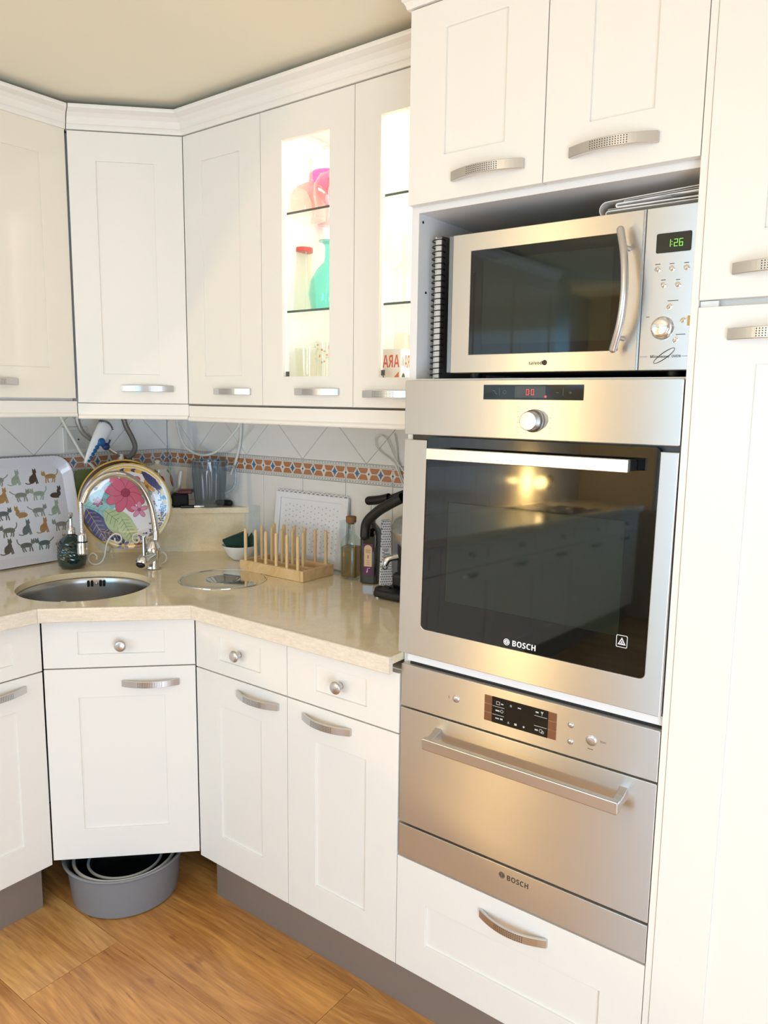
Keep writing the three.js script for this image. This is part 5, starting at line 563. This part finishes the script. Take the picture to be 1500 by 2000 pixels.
{ const tex = canvasTex(256, 256, (k, w, h) => { k.fillStyle = '#f4ede2'; k.fillRect(0, 0, w, h); k.fillStyle = '#d9532c'; k.font = 'bold 84px sans-serif'; k.save(); k.translate(w - 12, 26); k.scale(-1, 1); k.fillText('ARA', 0, 62); k.restore(); k.fillStyle = '#e2632c'; k.beginPath(); k.moveTo(120, 180); k.lineTo(240, 108); k.lineTo(240, 140); k.lineTo(160, 180); k.fill(); k.fillStyle = '#3a342c'; k.beginPath(); k.arc(60, 160, 44, 3.3, 6.0); k.lineTo(90, 170); k.arc(60, 170, 26, 6.0, 3.3, true); k.fill(); k.fillRect(30, 40, 10, 40); k.fillRect(50, 46, 10, 34); });
  const p = inCab(769, 706, 0.30), b = solo('printed_box', 'small box with orange and black print at the cabinet bottom', 'box', new THREE.BoxGeometry(0.085, 0.135, 0.055), std(new THREE.Color(1, 1, 1), 0.6, { map: tex })); b.position.set(p.x, S0 + 0.068, p.z); b.rotation.y = RIGHT; }
glassware('storage_jar', 'clear storage jar standing behind the orange printed box', 'jar', [[0.0001, 0], [0.034, 0], [0.036, 0.005], [0.036, 0.165], [0.032, 0.175], [0.032, 0.185]], tint(248, 244, 236), 786, 690, 0.40, S0);

// ================================================================ the far end of the left-hand run (seen as reflections)
{ const g = thing('range_hood', 'steel range hood with a warm lamp over the hob', 'hood'); part('canopy', box(-3.95, -3.37, 1.60, 1.66, -0.59, -0.12, 0.004), M.satin, g); part('chimney', box(-3.80, -3.52, 1.66, 2.30, -0.59, -0.32, 0.003), M.satin, g); part('lamp', box(-3.89, -3.61, 1.594, 1.60, -0.56, -0.50), std(rgb(255, 240, 200), 0.5, { emissive: new THREE.Color().setRGB(1, 0.78, 0.42), emissiveIntensity: 3 }), g); areaLight(0.28, 0.06, new THREE.Color().setRGB(1, 0.74, 0.36), 60, [-3.75, 1.59, -0.53], [-3.75, 0, -0.56]); seat(g); }
{ const g = thing('hob', 'black glass hob set on the left worktop', 'hob'); part('glass_plate', box(-3.95, -3.37, WY + 0.0005, WY + 0.006, -0.52, -0.05, 0.002), M.blackGlass, g); for (const [x, z, r] of [[-3.80, -0.40, 0.07], [-3.52, -0.40, 0.09], [-3.80, -0.16, 0.09], [-3.52, -0.16, 0.07]]) part('ring', new THREE.TorusGeometry(r, 0.0012, 6, 40).rotateX(Math.PI / 2).translate(x, WY + 0.0062, z), M.satin, g); seat(g); }
{ const g = thing('ceiling_lamp', 'round opal ceiling lamp in the middle of the kitchen', 'lamp'), c = V(-2.3, CEIL, 1.3); part('mount', at(cyl(0.09, 0.09, -0.02, 0, 32), c.x, c.y, c.z), M.white2, g);
  part('opal_globe', new THREE.SphereGeometry(0.13, 32, 20).scale(1, 0.7, 1).translate(c.x, c.y - 0.111, c.z), std(rgb(255, 240, 214), 0.4, { emissive: new THREE.Color().setRGB(1, 0.74, 0.42), emissiveIntensity: 3 }), g);
  const l = new THREE.PointLight(new THREE.Color().setRGB(1, 0.64, 0.27), 1.5, 0, 2); l.position.set(c.x, c.y - 0.111, c.z); l.castShadow = true; l.shadow.radius = 5; scene.add(l); seat(g); }
{ const g = thing('wall_lamp', 'small warm bulb lamp on a dark bracket beside the hob', 'lamp'), c = V(-3.84, 1.09, -0.485); part('bracket', tube([V(c.x - 0.36, 1.07, WALLZ + 0.012), V(c.x - 0.34, 1.09, -0.55), V(c.x - 0.2, 1.12, -0.50), V(c.x - 0.018, 1.09, -0.485)], 0.009, 30, 10), M.black, g); part('wall_plate', box(c.x - 0.40, c.x - 0.32, 1.02, 1.13, WALLZ + 0.0075, WALLZ + 0.02, 0.004), M.black, g);
  part('bulb', new THREE.SphereGeometry(0.022, 20, 14).translate(c.x, c.y, c.z), std(rgb(255, 236, 190), 0.4, { emissive: new THREE.Color().setRGB(1, 0.76, 0.4), emissiveIntensity: 20 }), g);
  const l = new THREE.PointLight(new THREE.Color().setRGB(1, 0.68, 0.25), 9, 0, 2); l.position.copy(c); l.castShadow = true; scene.add(l); seat(g); }
renderer.render(scene, camera);
